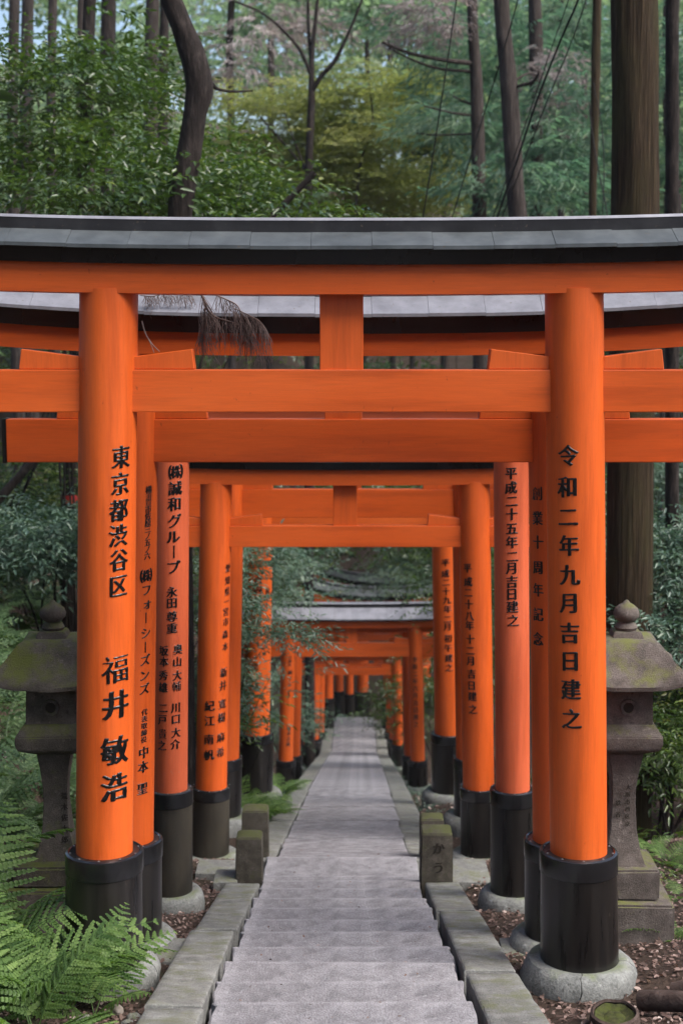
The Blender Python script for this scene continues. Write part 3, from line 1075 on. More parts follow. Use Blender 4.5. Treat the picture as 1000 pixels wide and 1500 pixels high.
# ------------------------------------------------------------------ stone lanterns
def lantern(label, uc, Y, vbot, mat, tiers, chars=(), rz=0.0):
    b = P(uc, vbot, Y)
    k = Y / FPX               # metres per photograph pixel there
    root = empty('stone_lantern', (b.x, Y, b.z), rz)
    tag(root, label, 'stone lantern', 'stone lanterns outside the foremost gates')
    m = M[mat]

    def H(v, a=0.0): return P(uc, v, Y - a * k).z - b.z      # height of a front edge a px in front of the centre

    def X(a): return a * k * (1 - a * k / Y)

    def E(a, v): return (X(a), H(v, a))

    def sq(name, lv, bev=.008, parent=root):
        bm = bmesh.new()
        rings = []
        for hw_, h in lv:
            rings.append([bm.verts.new((sx * hw_, sy * hw_, h)) for sx, sy in ((-1, -1), (1, -1), (1, 1), (-1, 1))])
        for A, B in zip(rings, rings[1:]):
            for i in range(4): bm.faces.new((A[i], A[(i + 1) % 4], B[(i + 1) % 4], B[i]))
        bm.faces.new(list(reversed(rings[0]))); bm.faces.new(rings[-1])
        bmesh.ops.recalc_face_normals(bm, faces=bm.faces)
        if bev: bmesh.ops.bevel(bm, geom=list(bm.edges), offset=bev, segments=2, affect='EDGES')
        for v in bm.verts:
            v.co += Vector(mnoise.noise_vector(v.co * 5)) * .006
        return bm_obj(name, bm, m, parent, 28)

    # stepped plinth
    for i, (hw_, v0, v1) in enumerate(tiers):
        sq('plinth', [(X(hw_) * 1.02, (H(v0, hw_) - .3) if i == 0 else H(tiers[i - 1][2], tiers[i - 1][0])), E(hw_, v1)], .014)
    v0 = tiers[-1][2]
    # waisted shaft
    prof = [(33, v0), (32, v0 - 6), (26, v0 - 28), (20, v0 - 60), (17.5, v0 - 95), (18, v0 - 120), (21, v0 - 145), (26, 1104)]
    zs = H(tiers[-1][2], tiers[-1][0])
    sh = sq('shaft', [(X(prof[0][0]), zs - .002)] + [(X(a), max(zs + .004 * i, H(v, a))) for i, (a, v) in enumerate(prof[1:], 1)], .006)
    sq('platform', [(X(28), H(1104, 26)), E(48, 1101), E(52, 1094), E(52, 1081), E(42, 1064), E(40, 1062)], .006)
    # lamp chamber with a round window on the front
    hb, t0, t1 = X(38), H(1063, 38), H(1010, 38)
    sq('lamp_chamber', [(hb, t0), (hb * .97, t1)], .006)
    wr = 12 * k
    ring = lathe_bm([(wr * .62, -.004), (wr * .66, .014), (wr, .016), (wr * 1.08, -.004)], 24, cap=False)
    o = bm_obj('window_ring', ring, m, root, 40)
    o.rotation_euler = (math.pi / 2, 0, 0)
    o.location = (0, -hb * 1.0, (t0 + t1) / 2)
    dark_disc = lathe_bm([(wr * .64, 0), (wr * .64, .002), (0, .0025)], 24)
    o = bm_obj('dark_window_disc', dark_disc, M['carve'], root)  # dark disc on the solid face stands in for shade inside the window
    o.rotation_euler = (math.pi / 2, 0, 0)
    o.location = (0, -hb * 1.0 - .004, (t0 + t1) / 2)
    # swept roof
    bm = bmesh.new()
    lv = [(60, 1010, 0), (84, 1014, 1.0), (85, 1008, 1.0), (74, 994, .75), (62, 976, .45), (52, 958, .25), (44, 944, .1), (34, 938, 0)]
    N = 9
    rings = []
    for hw_, v, cu in lv:
        ring = []
        for s4 in range(4):
            for i in range(N):
                t = -1 + 2 * i / N
                cor = abs(t) ** 3
                x, y_ = hw_ * k * t, -hw_ * k
                sc_ = 1 - .03 * (1 - t * t)
                y_ *= sc_
                a = s4 * math.pi / 2
                ring.append(bm.verts.new((x * math.cos(a) - y_ * math.sin(a), x * math.sin(a) + y_ * math.cos(a), H(v, hw_) + cor * cu * 13 * k)))
        rings.append(ring)
    for A, B in zip(rings, rings[1:]):
        for i in range(4 * N): bm.faces.new((A[i], A[(i + 1) % (4 * N)], B[(i + 1) % (4 * N)], B[i]))
    bm.faces.new(list(reversed(rings[0]))); bm.faces.new(rings[-1])
    bmesh.ops.recalc_face_normals(bm, faces=bm.faces)
    for v in bm.verts: v.co += Vector(mnoise.noise_vector(v.co * 7)) * .007
    rf = bm_obj('roof', bm, m, root, 50)
    sq('cap_block', [(23 * k, H(944, 20)), (22 * k, H(932, 20)), (19 * k, H(926, 18))], .005, rf)
    fin = [(.0, 922), (15, 922), (17, 917), (14, 910), (10, 907), (14, 904), (18.5, 898), (19.5, 891), (17, 882), (11, 876), (5, 872), (3, 868), (0, 866)]
    vsh = 12
    bmf = lathe_bm([(max(a, .0) * k, H(v + vsh * (922 - v) / 56)) for a, v in fin], 24, cap=False)
    bm_obj('finial', bmf, m, rf, 50)
    for chs, du, va, vb_, sz in chars:
        parts = []
        for i, ch in enumerate(chs):
            V, F = glyph(ch)
            v = va + (vb_ - va) * i / max(1, len(chs) - 1)
            # front face of the shaft at that height
            hw_ = np.interp(v, [q[1] for q in prof][::-1], [q[0] for q in prof][::-1])
            sl_ = np.interp(v + V[:, 1] * -sz, [q[1] for q in prof][::-1], [q[0] for q in prof][::-1])
            W_ = np.stack([(du + V[:, 0] * sz) * k, -sl_ * k * .99 - .011, H(v) + V[:, 1] * sz * k], 1)
            mobj('carved_character', np_mesh('carved_character', W_, F, M['carve']), sh)
    return root


lantern('mossy stone lantern among the ferns beside the foremost gate', 88, 9.0, 1345, 'lantern', [(78, 1345, 1308), (62, 1308, 1272)], [('荒木佐太郎', 14, 1160, 1222, 11)], .03)
lantern('brown grey stone lantern before the thick cedar trunk', 906, 9.1, 1372, 'lantern_r', [(72, 1372, 1328), (51, 1328, 1276)], [('大阪市西区京', 5, 1147, 1200, 8), ('鉄谷', -9, 1170, 1187, 9)], -.03)

# ------------------------------------------------------------------ small stones, log, stump
def rock(name, label, loc, s, mat='rock', seed=0, cat='stone', group=None, rz=0.0, flat=0.0):
    bm = bmesh.new()
    bmesh.ops.create_icosphere(bm, subdivisions=3, radius=1)
    for v in bm.verts:
        d = 1 + .28 * mnoise.noise(v.co * 1.3 + Vector((seed, 0, 0))) + .08 * mnoise.noise(v.co * 4 + Vector((seed, 3, 0)))
        v.co = Vector((v.co.x * s[0] * d, v.co.y * s[1] * d, v.co.z * s[2] * d))
        if flat and v.co.z > s[2] * flat: v.co.z = s[2] * flat + .1 * (v.co.z - s[2] * flat)
    o = bm_obj(name, bm, M[mat], None, 40, loc)
    o.rotation_euler = (0, 0, rz)
    return tag(o, label, cat, group)


def on_ground(u, Y):
    x = (u - 500) / FPX * Y * 1.03
    return Vector((x, Y, ground(x, Y)))


def slab(label, u0, u1, Y0, Y1, top, seed):
    x0, x1 = (u0 - 500) / FPX * Y0 * 1.03, (u1 - 500) / FPX * Y0 * 1.03
    bm = box_bm((0, 0, -.12), (x1 - x0, Y1 - Y0, .24), .012, 2)
    for v in bm.verts: v.co += Vector(mnoise.noise_vector(v.co * 5 + Vector((seed, 0, 0)))) * .012
    o = bm_obj('paving_stone', bm, M['kerb'], None, 30, ((x0 + x1) / 2, (Y0 + Y1) / 2, side_z((Y0 + Y1) / 2) + top))
    return tag(o, label, 'paving stone', 'loose flat stones by the pillar feet')


slab('flat stone strip between the worn sleeves and the kerb-end post', 284, 348, 11.62, 11.95, .07, 1)
slab('small raised stone block beside the kerb-end post', 312, 346, 11.15, 11.45, .10, 2)
slab('flat mossy stone joining the carved post to the black sleeves', 662, 722, 11.35, 11.9, .07, 3)
slab('square pale slab under the foremost collar on the log side', 850, 938, 7.55, 8.25, .03, 4)
slab('small pale slab at the second gate foot, log side', 742, 790, 8.35, 8.7, .04, 5)
slab('small pale slab at the second gate foot, fern side', 216, 262, 8.25, 8.6, .05, 6)
rock('pale_boulder', 'pale rounded boulder below the roadside fern', on_ground(412, 17.0), (.16, .2, .13), 'rock', 3)
rock('wood_block', 'small tan cube of wood lying before the foremost collar', on_ground(166, 7.05) + Vector((0, 0, .02)), (.028, .028, .03), 'twig_pale', 5, 'wood block')
for i, (u, Y, s) in enumerate(((118, 6.75, .05), (190, 6.9, .035), (182, 6.72, .03), (240, 7.4, .035), (672, 11.0, .06), (590, 12.2, .03))):
    rock('small_stone', ('pale pinkish stone in the litter by the picture\'s lower edge', 'small pale stone near the tan wood cube', 'pebble below the tan wood cube', 'small stone by the kerb beside the collar',
                         'white stone in the litter behind the carved post', 'tiny stone on the landing edge')[i], on_ground(u, Y) + Vector((0, 0, s * .3)), (s, s * .8, s * .6), 'rock', 11 + i, group='loose stones')


def log_obj(label, p0, p1, r, seed):
    pts = smooth_pts([p0, (p0 + p1) / 2 + Vector((0, 0, .01)), p1], 5)
    V, F = tube_np(pts, np.full(len(pts), r), 18, .12, seed)
    bm = bmesh.new()
    vs = [bm.verts.new(v) for v in V]
    for f in F: bm.faces.new([vs[i] for i in f])
    bm.faces.new(vs[:18]); bm.faces.new(vs[-18:])
    bmesh.ops.recalc_face_normals(bm, faces=bm.faces)
    o = bm_obj('log', bm, M['log'], None, 50)
    return tag(o, label, 'log', 'logs by the collar')


a = on_ground(946, 7.05) + Vector((0, 0, .07)); b_ = on_ground(1080, 6.75) + Vector((0, 0, .05))
log_obj('round brown log end poking in below the lantern plinth', a, b_, .052, 1)
a = on_ground(994, 7.4) + Vector((0, 0, .06)); b_ = on_ground(1110, 7.2) + Vector((0, 0, .06))
log_obj('second log end at the picture edge behind the first log', a, b_, .05, 2)
p = on_ground(907, 6.72)
sr = empty('tree_stump', p)
sr.rotation_euler = (.14, -.06, 0)
tag(sr, 'small mossy cut stump in the leaf litter', 'stump')
bm_obj('bark', lathe_bm([(.125, -.1), (.118, .02), (.112, .075), (.10, .082), (.095, .07)], 28, None, lambda a, h: 1 + .07 * mnoise.noise(Vector((math.sin(a) * 2, math.cos(a) * 2, h * 2))), cap=False), M['log'], sr, 40)
M['moss'] = mat_stone('green moss', (.018, .02, .008), (.04, .043, .014), (.09, .085, .035), .3, 7, 1.0, (.055, .065, .014))
bm_obj('mossy_top', lathe_bm([(.104, .055), (.09, .066), (.075, .058), (.05, .05), (.03, .06), (0, .054)], 28, None, lambda a, h: 1 + .16 * mnoise.noise(Vector((math.sin(a) * 2, math.cos(a) * 2, h * 2))), cap=False), M['moss'], sr, 40)

# ------------------------------------------------------------------ foliage templates
def leaf_quads(base, d, n, L, W, droop=.15):
    """one leaf: two quads folded on the midrib. base point, direction d, normal n"""
    d = d / np.linalg.norm(d)
    s = np.cross(d, n); s /= np.linalg.norm(s) + 1e-9
    n = np.cross(s, d)
    up = .16 * W
    V = np.array([base, base + d * L * .32 + s * W * .5 + n * up, base + d * L * .70 + s * W * .36 + n * (up - droop * L * .3),
                  base + d * L - n * droop * L, base + d * L * .70 - s * W * .36 + n * (up - droop * L * .3), base + d * L * .32 - s * W * .5 + n * up])
    return V, np.array([(0, 1, 2, 3), (0, 3, 4, 5)])


def spray_broad(seed, nl=16, L=.42, leaf=.075, flat=.35, wid=.38):
    r = np.random.default_rng(seed)
    parts = []
    nb = 3
    for b in range(nb):
        ang = (b - 1) * .75 + r.normal(0, .15)
        LL = L * (1 if b == 1 else .7)
        dirb = np.array([math.sin(ang), math.cos(ang), r.normal(.05, .12)])
        for i in range(nl // nb + 1):
            t = .25 + .75 * i / (nl // nb)
            p_ = dirb * LL * t + np.array([0, 0, -.12 * LL * t * t])
            side = 1 if i % 2 else -1
            la = ang + side * r.uniform(.4, 1.1) * (1 if i < nl // nb else .1)
            d = np.array([math.sin(la), math.cos(la), r.normal(-.12, flat)])
            n = np.array([r.normal(0, flat), r.normal(0, flat), 1.0])
            parts.append(leaf_quads(p_, d, n, leaf * r.uniform(.7, 1.2), leaf * wid * r.uniform(.85, 1.15)))
    return join_np(parts)


def spray_maple(seed, nl=20, L=.5, leaf=.06):
    r = np.random.default_rng(seed)
    parts = []
    for i in range(nl):
        a, q = r.uniform(-1.0, 1.0), r.uniform(.1, 1) ** .7
        p_ = np.array([math.sin(a) * q * L, math.cos(a) * q * L, r.normal(0, .018) - .06 * q])
        la = a + r.normal(0, .5)
        n = np.array([r.normal(0, .3), r.normal(0, .3), 1.0])
        for k_ in (-.75, 0, .75):
            d = np.array([math.sin(la + k_), math.cos(la + k_), r.normal(-.2, .15)])
            parts.append(leaf_quads(p_, d, n, leaf * (1 if k_ == 0 else .8) * r.uniform(.8, 1.15), leaf * .34, .1))
    return join_np(parts)


def spray_cedar(seed, nl=26, L=.7):
    r = np.random.default_rng(seed)
    parts = []
    for b in range(4):
        a = r.uniform(-.8, .8)
        LL = L * r.uniform(.5, 1)
        for i in range(nl // 4):
            t = .15 + .85 * (i + r.random() * .6) / (nl // 4)
            p_ = np.array([math.sin(a) * LL * t, math.cos(a) * LL * t, .12 * t - .42 * LL * t * t])
            la = a + r.choice([-1, 1]) * r.uniform(.15, .8)
            d = np.array([math.sin(la), math.cos(la), r.normal(-.35, .3)])
            n = np.array([r.normal(0, .6), r.normal(0, .6), 1.0])
            parts.append(leaf_quads(p_, d, n, r.uniform(.09, .17), r.uniform(.014, .026), .25))
    return join_np(parts)


T_BROAD = [spray_broad(s) for s in range(5)]
T_BLUE = [spray_broad(s + 20, 15, .40, .085, .28, .30) for s in range(5)]
T_MAPLE = [spray_maple(s) for s in range(4)]
T_CEDAR = [spray_cedar(s) for s in range(5)]
T_FAR = [spray_broad(s + 40, 12, .8, .20, .5, .5) for s in range(4)]


def scatter(temps, pos, out=None, scale=(.8, 1.3), pitch=.3, rgen=None, tone_c=None):
    """copies of spray templates at pos (n,3). out: preferred horizontal heading per spray (radians)"""
    r = rgen or rng
    n = len(pos)
    which = r.integers(0, len(temps), n)
    VV, FF, TT, base = [], [], [], 0
    for k_, (tv, tf) in enumerate(temps):
        idx = np.nonzero(which == k_)[0]
        if not len(idx): continue
        m = len(idx)
        yaw = (out[idx] if out is not None else r.uniform(0, 2 * np.pi, m)) + r.normal(0, .5, m)
        pt = r.normal(-.05, pitch, m)
        ro = r.normal(0, pitch, m)
        s = r.uniform(scale[0], scale[1], m)
        cy_, sy_, cp, sp_, cr, sr_ = np.cos(yaw), np.sin(yaw), np.cos(pt), np.sin(pt), np.cos(ro), np.sin(ro)
        # R = Rz(yaw) Rx(pitch) Ry(roll)
        R = np.zeros((m, 3, 3))
        R[:, 0, 0] = cy_ * cr - sy_ * sp_ * sr_; R[:, 0, 1] = -sy_ * cp; R[:, 0, 2] = cy_ * sr_ + sy_ * sp_ * cr
        R[:, 1, 0] = sy_ * cr + cy_ * sp_ * sr_; R[:, 1, 1] = cy_ * cp; R[:, 1, 2] = sy_ * sr_ - cy_ * sp_ * cr
        R[:, 2, 0] = -cp * sr_; R[:, 2, 1] = sp_; R[:, 2, 2] = cp * cr
        W = np.einsum('mij,nj->mni', R * s[:, None, None], tv) + pos[idx][:, None, :]
        nv = len(tv)
        VV.append(W.reshape(-1, 3))
        FF.append((tf[None] + (np.arange(m) * nv)[:, None, None] + base).reshape(-1, 4))
        tc = (tone_c[idx] if tone_c is not None else r.normal(.45, .16, m))
        per_leaf = nv // 6
        tn = np.repeat(tc[:, None] + r.normal(0, .14, (m, per_leaf)), 6, axis=1)
        TT.append(tn.ravel())
        base += m * nv
    return np.vstack(VV), np.vstack(FF), np.clip(np.concatenate(TT), 0, 1)


def clump_points(lobes, n, sub=.38, per=14, rgen=None, shell=.55):
    """points gathered in clumps inside ellipsoid lobes (cx,cy,cz,rx,ry,rz); clump tone goes along"""
    r = rgen or rng
    lobes = np.array(lobes, dtype=float)
    vol = np.prod(lobes[:, 3:], axis=1) ** .75
    nc = max(3, n // per)
    li = r.choice(len(lobes), nc, p=vol / vol.sum())
    d = r.normal(0, 1, (nc, 3)); d /= np.linalg.norm(d, axis=1)[:, None]
    rad = (shell + (1 - shell) * r.random(nc))
    rad = np.where(r.random(nc) < .7, rad, r.random(nc))
    c = lobes[li, :3] + d * rad[:, None] * lobes[li, 3:]
    tone = r.normal(.45, .18, nc)
    k_ = r.integers(0, nc, n)
    q = c[k_] + r.normal(0, sub, (n, 3)) * np.array([1, 1, .45])
    head = np.arctan2(-(q - lobes[li[k_], :3])[:, 0], (q - lobes[li[k_], :3])[:, 1])
    return q, head, tone[k_]


def foliage(name, parent, temps, lobes, n, mat, scale=(.8, 1.3), sub=.38, pitch=.3, seed=0, per=14, shell=.55, tone=0.0):
    r = np.random.default_rng(1000 + seed)
    q, head, tn = clump_points(lobes, n, sub, per, r, shell)
    loc = np.array(parent.location) if parent is not None else np.zeros(3)
    V, F, T = scatter(temps, q - loc, head, scale, pitch, r, tn + tone)
    return mobj(name, np_mesh(name, V, F, M[mat], T), parent)


def trunk_mesh(name, parent, paths, mat, n=12, ridge=.06, seed=0):
    """paths: lists of (x, y, z, radius); one continuous wood mesh"""
    loc = np.array(parent.location)
    parts = []
    for i, pth in enumerate(paths):
        s = smooth_pts(pth, 7 if len(pth) < 6 else 5)
        parts.append(tube_np(s[:, :3] - loc, np.maximum(s[:, 3], .002), n if i == 0 else max(5, n // 2), ridge, seed + i))
    V, F = join_np(parts)
    return mobj(name, np_mesh(name, V, F, M[mat], smooth=True), parent)


def px_path(pts, Y, dY=0.0):
    """(u, v, width px) along a trunk standing Y metres away -> (x, y, z, r)"""
    out = []
    n = len(pts)
    for i, (u, v, w_) in enumerate(pts):
        yy_ = Y + dY * i / max(1, n - 1)
        p_ = P(u, v, yy_)
        out.append((p_.x, p_.y, p_.z, w_ / 2 * yy_ / FPX * 1.02))
    return out


def tree(name, label, Y, pts, mat, group=None, branches=(), n=12, ridge=.06, cat='tree', seed=0, top=4.0):
    """trunk through photograph positions, continued down into the ground and on above the picture"""
    pth = px_path(pts, Y)
    lo, lo2 = np.array(pth[0]), np.array(pth[1])
    gz = ground(lo[0], Y) - .15
    hi, hi2 = np.array(pth[-1]), np.array(pth[-2])
    dirn = (hi - hi2)[:3]; dirn /= np.linalg.norm(dirn)
    pth = [(lo[0], Y, gz, lo[3] * 1.25), (lo[0], Y, gz * .7 + lo[2] * .3, lo[3] * 1.08)] + pth
    if top: pth.append((hi[0] + dirn[0] * top, Y, hi[2] + dirn[2] * top, hi[3] * .8))
    root = empty(name, (lo[0], Y, gz))
    tag(root, label, cat, group)
    trunk_mesh('trunk', root, [pth], mat, n, ridge, seed)
    for bi, b in enumerate(branches):
        yb, bp = b
        trunk_mesh('branch', root, [px_path(bp, Y, yb)], b_mat.get(mat, mat), 7, .04, seed + 9 + bi)
    return root


b_mat = {'bark_grey': 'bark_grey'}

# ------------------------------------------------------------------ trees that can be told apart
t1 = tree('leaning_tree', 'dark trunk bending above the foremost roof with a knobbly side stub', 15, [(262, 520, 32), (263, 400, 34), (264, 310, 34), (276, 230, 34), (286, 165, 34), (292, 125, 38), (280, 75, 34), (262, 28, 30), (246, -10, 28)], 'bark_dark',
          branches=[(.4, [(296, 130, 22), (306, 122, 12), (318, 130, 5), (340, 134, 4), (370, 133, 2)]), (.2, [(250, 10, 16), (262, -30, 10), (268, -60, 6)])], n=20, ridge=.10, top=2.5)
t2 = tree('forked_maple', 'slim dark maple forking high amid yellow green leaves', 33.5, [(452, 420, 13), (451, 310, 12.5), (453, 220, 11), (456, 150, 10.5), (456, 120, 9), (457, 80, 7), (462, 30, 5.5), (466, -10, 5)], 'bark_dark',
          branches=[(-.4, [(456, 135, 8), (470, 112, 7), (488, 92, 6.5), (505, 60, 5), (528, 5, 3.5), (535, -20, 3)]), (.3, [(456, 95, 6), (452, 50, 5), (451, 0, 4.5), (450, -30, 4)]),
                    (-.5, [(455, 110, 5.5), (440, 75, 5), (415, 45, 4), (385, 20, 3.5), (345, 2, 3)]), (.8, [(452, 260, 3), (440, 230, 3), (425, 190, 2), (415, 160, 1.5)]),
                    (1.5, [(520, 310, 4), (528, 240, 3.5), (545, 180, 3), (540, 120, 2)]), (1.0, [(448, 250, 4), (420, 215, 3), (380, 170, 2)])], n=10, ridge=.05)
t3 = tree('thick_cedar', 'thick straight cedar trunk rising behind the lantern', 14, [(920, 1200, 66), (921, 900, 66), (924, 600, 66), (929, 300, 66), (929, 150, 65), (927, 0, 64), (926, -60, 63)], 'bark_cedar', n=72, ridge=.055, top=7)
t4 = tree('cedar_tree', 'leaning brown cedar trunk beside the guy ropes', 24, [(770, 420, 27), (757, 310, 26), (752, 240, 25), (744, 120, 24), (736, 40, 22), (732, -15, 21)], 'bark_grey',
          branches=[(-.5, [(752, 130, 6), (762, 125, 5), (778, 121, 5), (786, 112, 4), (790, 104, 4), (789, 120, 3)]), (.3, [(754, 118, 4), (772, 108, 3.5), (784, 110, 3)])], n=16, ridge=.10)
t5 = tree('cedar_tree', 'grey cedar trunk with bare side limbs over the maple leaves', 28, [(704, 420, 20), (702, 310, 20), (700, 230, 19), (697, 120, 17), (692, 40, 15), (690, -15, 14)], 'bark_grey',
          branches=[(-1.0, [(692, 93, 8), (650, 88, 6), (600, 78, 5), (560, 62, 4)]), (-.6, [(690, 105, 5), (640, 100, 4), (600, 86, 3), (570, 70, 2)]), (.5, [(696, 155, 4), (672, 146, 3), (655, 135, 2)]),
                    (.4, [(695, 196, 3), (640, 198, 2.5), (610, 195, 2)]), (-.3, [(698, 170, 4), (660, 165, 3), (620, 155, 2)])], n=14, ridge=.09)
t6 = tree('cedar_tree', 'rough cedar trunk half hidden by needles above the ropes', 31, [(786, 330, 16), (786, 250, 17), (785, 160, 18), (784, 60, 19), (782, -15, 18)], 'bark_grey', n=14, ridge=.12)
t7 = tree('cedar_tree', 'slender pale cedar trunk next to the thick one', 25, [(868, 420, 11), (867, 310, 11), (870, 200, 12), (872, 80, 13), (874, -15, 13)], 'bark_cedar', n=12, ridge=.08)
LEFT = [(20, 30, 17, 'bark_grey', 'thin trunk nearest the upper corner of the evergreen side'), (40, 34, 20, 'bark_grey', 'brown trunk second from the corner on the evergreen side'), (76, 36, 15, 'bark_grey', 'narrow trunk between the corner trunks and the pale one'),
        (118, 27, 12, 'bark_grey', 'pale slim trunk among the evergreen leaves'), (158, 29, 24, 'bark_dark', 'broad dark trunk among the evergreen leaves'), (222, 33, 22, 'bark_grey', 'mossy trunk just beside the bending trunk'),
        (240, 30, 15, 'bark_dark', 'dark slim trunk behind the bending trunk'), (132, 38, 14, 'bark_grey', 'faint trunk between the pale and the broad dark trunk')]
for i, (u, Y, w_, mt, lb) in enumerate(LEFT):
    tree('slim_tree', lb, Y, [(u + 3, 420, w_ * 1.1), (u + 1, 300, w_), (u - 1, 180, w_ * .95), (u, 80, w_ * .9), (u + 2, -15, w_ * .85)], mt, 'trunks behind the evergreen leaves', n=10, ridge=.1, seed=i + 20)
for i, (u, Y, w_) in enumerate(((650, 62, 9), (604, 66, 8), (575, 61, 9), (820, 45, 11), (855, 38, 9), (975, 36, 10), (992, 41, 9), (948, 46, 12), (730, 50, 9), (535, 64, 8), (340, 46, 12), (395, 63, 10))):
    tree('distant_cedar', 'faint thin trunk far back among the hazy cedars', Y, [(u, 420, w_), (u + 1, 250, w_ * .95), (u + random.uniform(-4, 4), 80, w_ * .9), (u, -15, w_ * .8)], 'bark_grey', 'faint thin trunks far back', n=8, ridge=.08, seed=i + 40)
# lower trunks glimpsed under the gates
tree('slim_tree', 'dark trunk with red tape low behind the fern bank', 19, [(98, 790, 20), (101, 740, 20), (104, 690, 19), (106, 640, 19)], 'bark_dark', n=10, ridge=.1, seed=61, top=14)
bt = P(101, 732, 18.90)
tp = bm_obj('red_tape', lathe_bm([(.094, -.05), (.097, 0), (.094, .05)], 16, cap=False), M['tape'], None, 40, (bt.x, 19.0, bt.z))
tag(tp, 'strip of red tape round the dark trunk on the fern bank', 'tape')
tree('slim_tree', 'short dark trunk in the shade beside the lantern shaft', 15.5, [(978, 1180, 26), (980, 1050, 24), (984, 900, 22), (984, 760, 20)], 'bark_dark', n=10, ridge=.1, seed=62, top=16)
tree('leaning_limb', 'bare dark limb slanting across the top of the fern bank', 16, [(-30, 770, 14), (5, 725, 13), (40, 686, 12), (75, 650, 11)], 'bark_dark', n=8, ridge=.1, seed=63, top=4)

# ------------------------------------------------------------------ crowns
def lobe(u, v, Y, ru, rv, rd):
    p_ = P(u, v, Y)
    k_ = Y / FPX
    return (p_.x, Y, p_.z, ru * k_, rd, rv * k_)


def bush(name, label, temps, lobes, n, mat, cat='shrub', group=None, part='foliage', stems=5, base=None, stem_r=.016, **kw):
    l0 = lobes[0]
    bx, by = base or (l0[0], l0[1])
    root = empty(name, (bx, by, ground(bx, by)))
    tag(root, label, cat, group)
    gz = ground(bx, by) - .1
    r = random.Random(n)
    paths = []
    for L_ in lobes:
        for s in range(max(1, stems // len(lobes))):
            e = (L_[0] + r.uniform(-.6, .6) * L_[3], L_[1] + r.uniform(-.5, .5) * L_[4], L_[2] + r.uniform(-.2, .7) * L_[5])
            m_ = ((bx + e[0]) / 2 + r.uniform(-.2, .2), (by + e[1]) / 2, gz * .4 + e[2] * .6)
            paths.append([(bx + r.uniform(-.1, .1), by + r.uniform(-.1, .1), gz, stem_r), (*m_, stem_r * .7), (*e, stem_r * .25)])
    trunk_mesh('stem', root, paths, 'bark_dark', 6, .05, n)
    foliage(part, root, temps, lobes, n, mat, **kw)
    return root


# evergreen leaves above the roof, fern side
bush('evergreen_tree', 'glossy evergreen spreading low over the roof by the bending trunk', T_BROAD, [lobe(150, 260, 15.5, 130, 60, 1.0), lobe(260, 285, 16, 190, 40, .9), lobe(60, 230, 16.5, 90, 90, 1.0), lobe(430, 300, 16, 80, 14, .6)], 430, 'leaf_ever', 'tree', seed=1, part='crown', sub=.34, stems=8, scale=(1.1, 1.7), pitch=.22)
bush('evergreen_tree', 'glossy evergreen with layered sprays in the upper corner', T_BROAD, [lobe(90, 130, 18, 120, 70, 1.2), lobe(200, 160, 18.5, 90, 60, 1.0), lobe(20, 60, 18, 60, 70, 1.0), lobe(170, 60, 19, 60, 40, 1)], 300, 'leaf_ever', 'tree', seed=2, part='crown', sub=.36, stems=8, scale=(1.1, 1.7), pitch=.22)
bush('evergreen_tree', 'evergreen between the bending trunk and the forked maple', T_BROAD, [lobe(330, 275, 18, 80, 22, .9), lobe(300, 240, 18.5, 40, 30, .8)], 240, 'leaf_ever', 'tree', seed=3, part='crown', sub=.3, scale=(1.1, 1.6), base=(-4.5, 18.5))
# maple
mp_ = t2
foliage('crown', mp_, T_MAPLE, [lobe(420, 150, 35.5, 70, 16, 1.2), lobe(530, 125, 36, 75, 20, 1.4), lobe(560, 205, 35, 75, 20, 1.4), lobe(480, 245, 36, 85, 16, 1.4), lobe(590, 270, 34.5, 70, 18, 1.2), lobe(400, 205, 36, 50, 18, 1.2), lobe(500, 175, 36.5, 60, 14, 1.2)], 1800, 'leaf_maple', seed=4, sub=.42, pitch=.13, per=16, scale=(1.1, 1.7))
bush('young_maple', 'yellow green maple spreading low right above the roof centre', T_MAPLE, [lobe(590, 295, 37, 80, 14, 1.2), lobe(510, 303, 37, 70, 10, 1.2), lobe(640, 265, 38, 40, 18, 1.0)], 520, 'leaf_maple', 'tree', seed=5, part='crown', sub=.4, pitch=.14, scale=(1.1, 1.7), base=(3.2, 37))
# cedars
cedar_lobes = {
    t4: [lobe(760, 255, 25, 70, 60, 1.2), lobe(700, 190, 26, 70, 70, 1.2), lobe(800, 290, 24, 70, 40, 1.0), lobe(840, 240, 27, 50, 60, 1.2)],
    t5: [lobe(690, 170, 29.5, 55, 70, 1.4), lobe(720, 60, 29, 70, 60, 1.4), lobe(610, 25, 30, 70, 30, 1.2)],
    t6: [lobe(800, 110, 32, 70, 110, 1.6), lobe(850, 40, 32, 70, 60, 1.6), lobe(770, 200, 31, 60, 60, 1.2)],
    t7: [lobe(880, 160, 26, 60, 110, 1.2), lobe(985, 100, 26, 50, 110, 1.2), lobe(975, 240, 27, 50, 60, 1.2)],
}
for i, (tr_, lb) in enumerate(cedar_lobes.items()):
    foliage('crown', tr_, T_CEDAR, [(q[0] * 1.12, q[1] + 3.5, EZ + (q[2] - EZ) * 1.12, q[3] * 1.1, q[4], q[5] * 1.1) for q in lb], 300, 'leaf_cedar', seed=10 + i, sub=.42, scale=(.9, 1.6), pitch=.35)
foliage('dry_needles', t5, T_CEDAR, [lobe(640, 40, 27.5, 45, 40, .6), lobe(600, 30, 27.5, 30, 20, .5)], 120, 'leaf_dead', seed=20, sub=.22, scale=(.5, .9))
foliage('dry_needles', t6, T_CEDAR, [lobe(830, 80, 30, 40, 40, .6), lobe(790, 160, 30, 20, 50, .6)], 90, 'leaf_dead', seed=21, sub=.25, scale=(.5, .9))
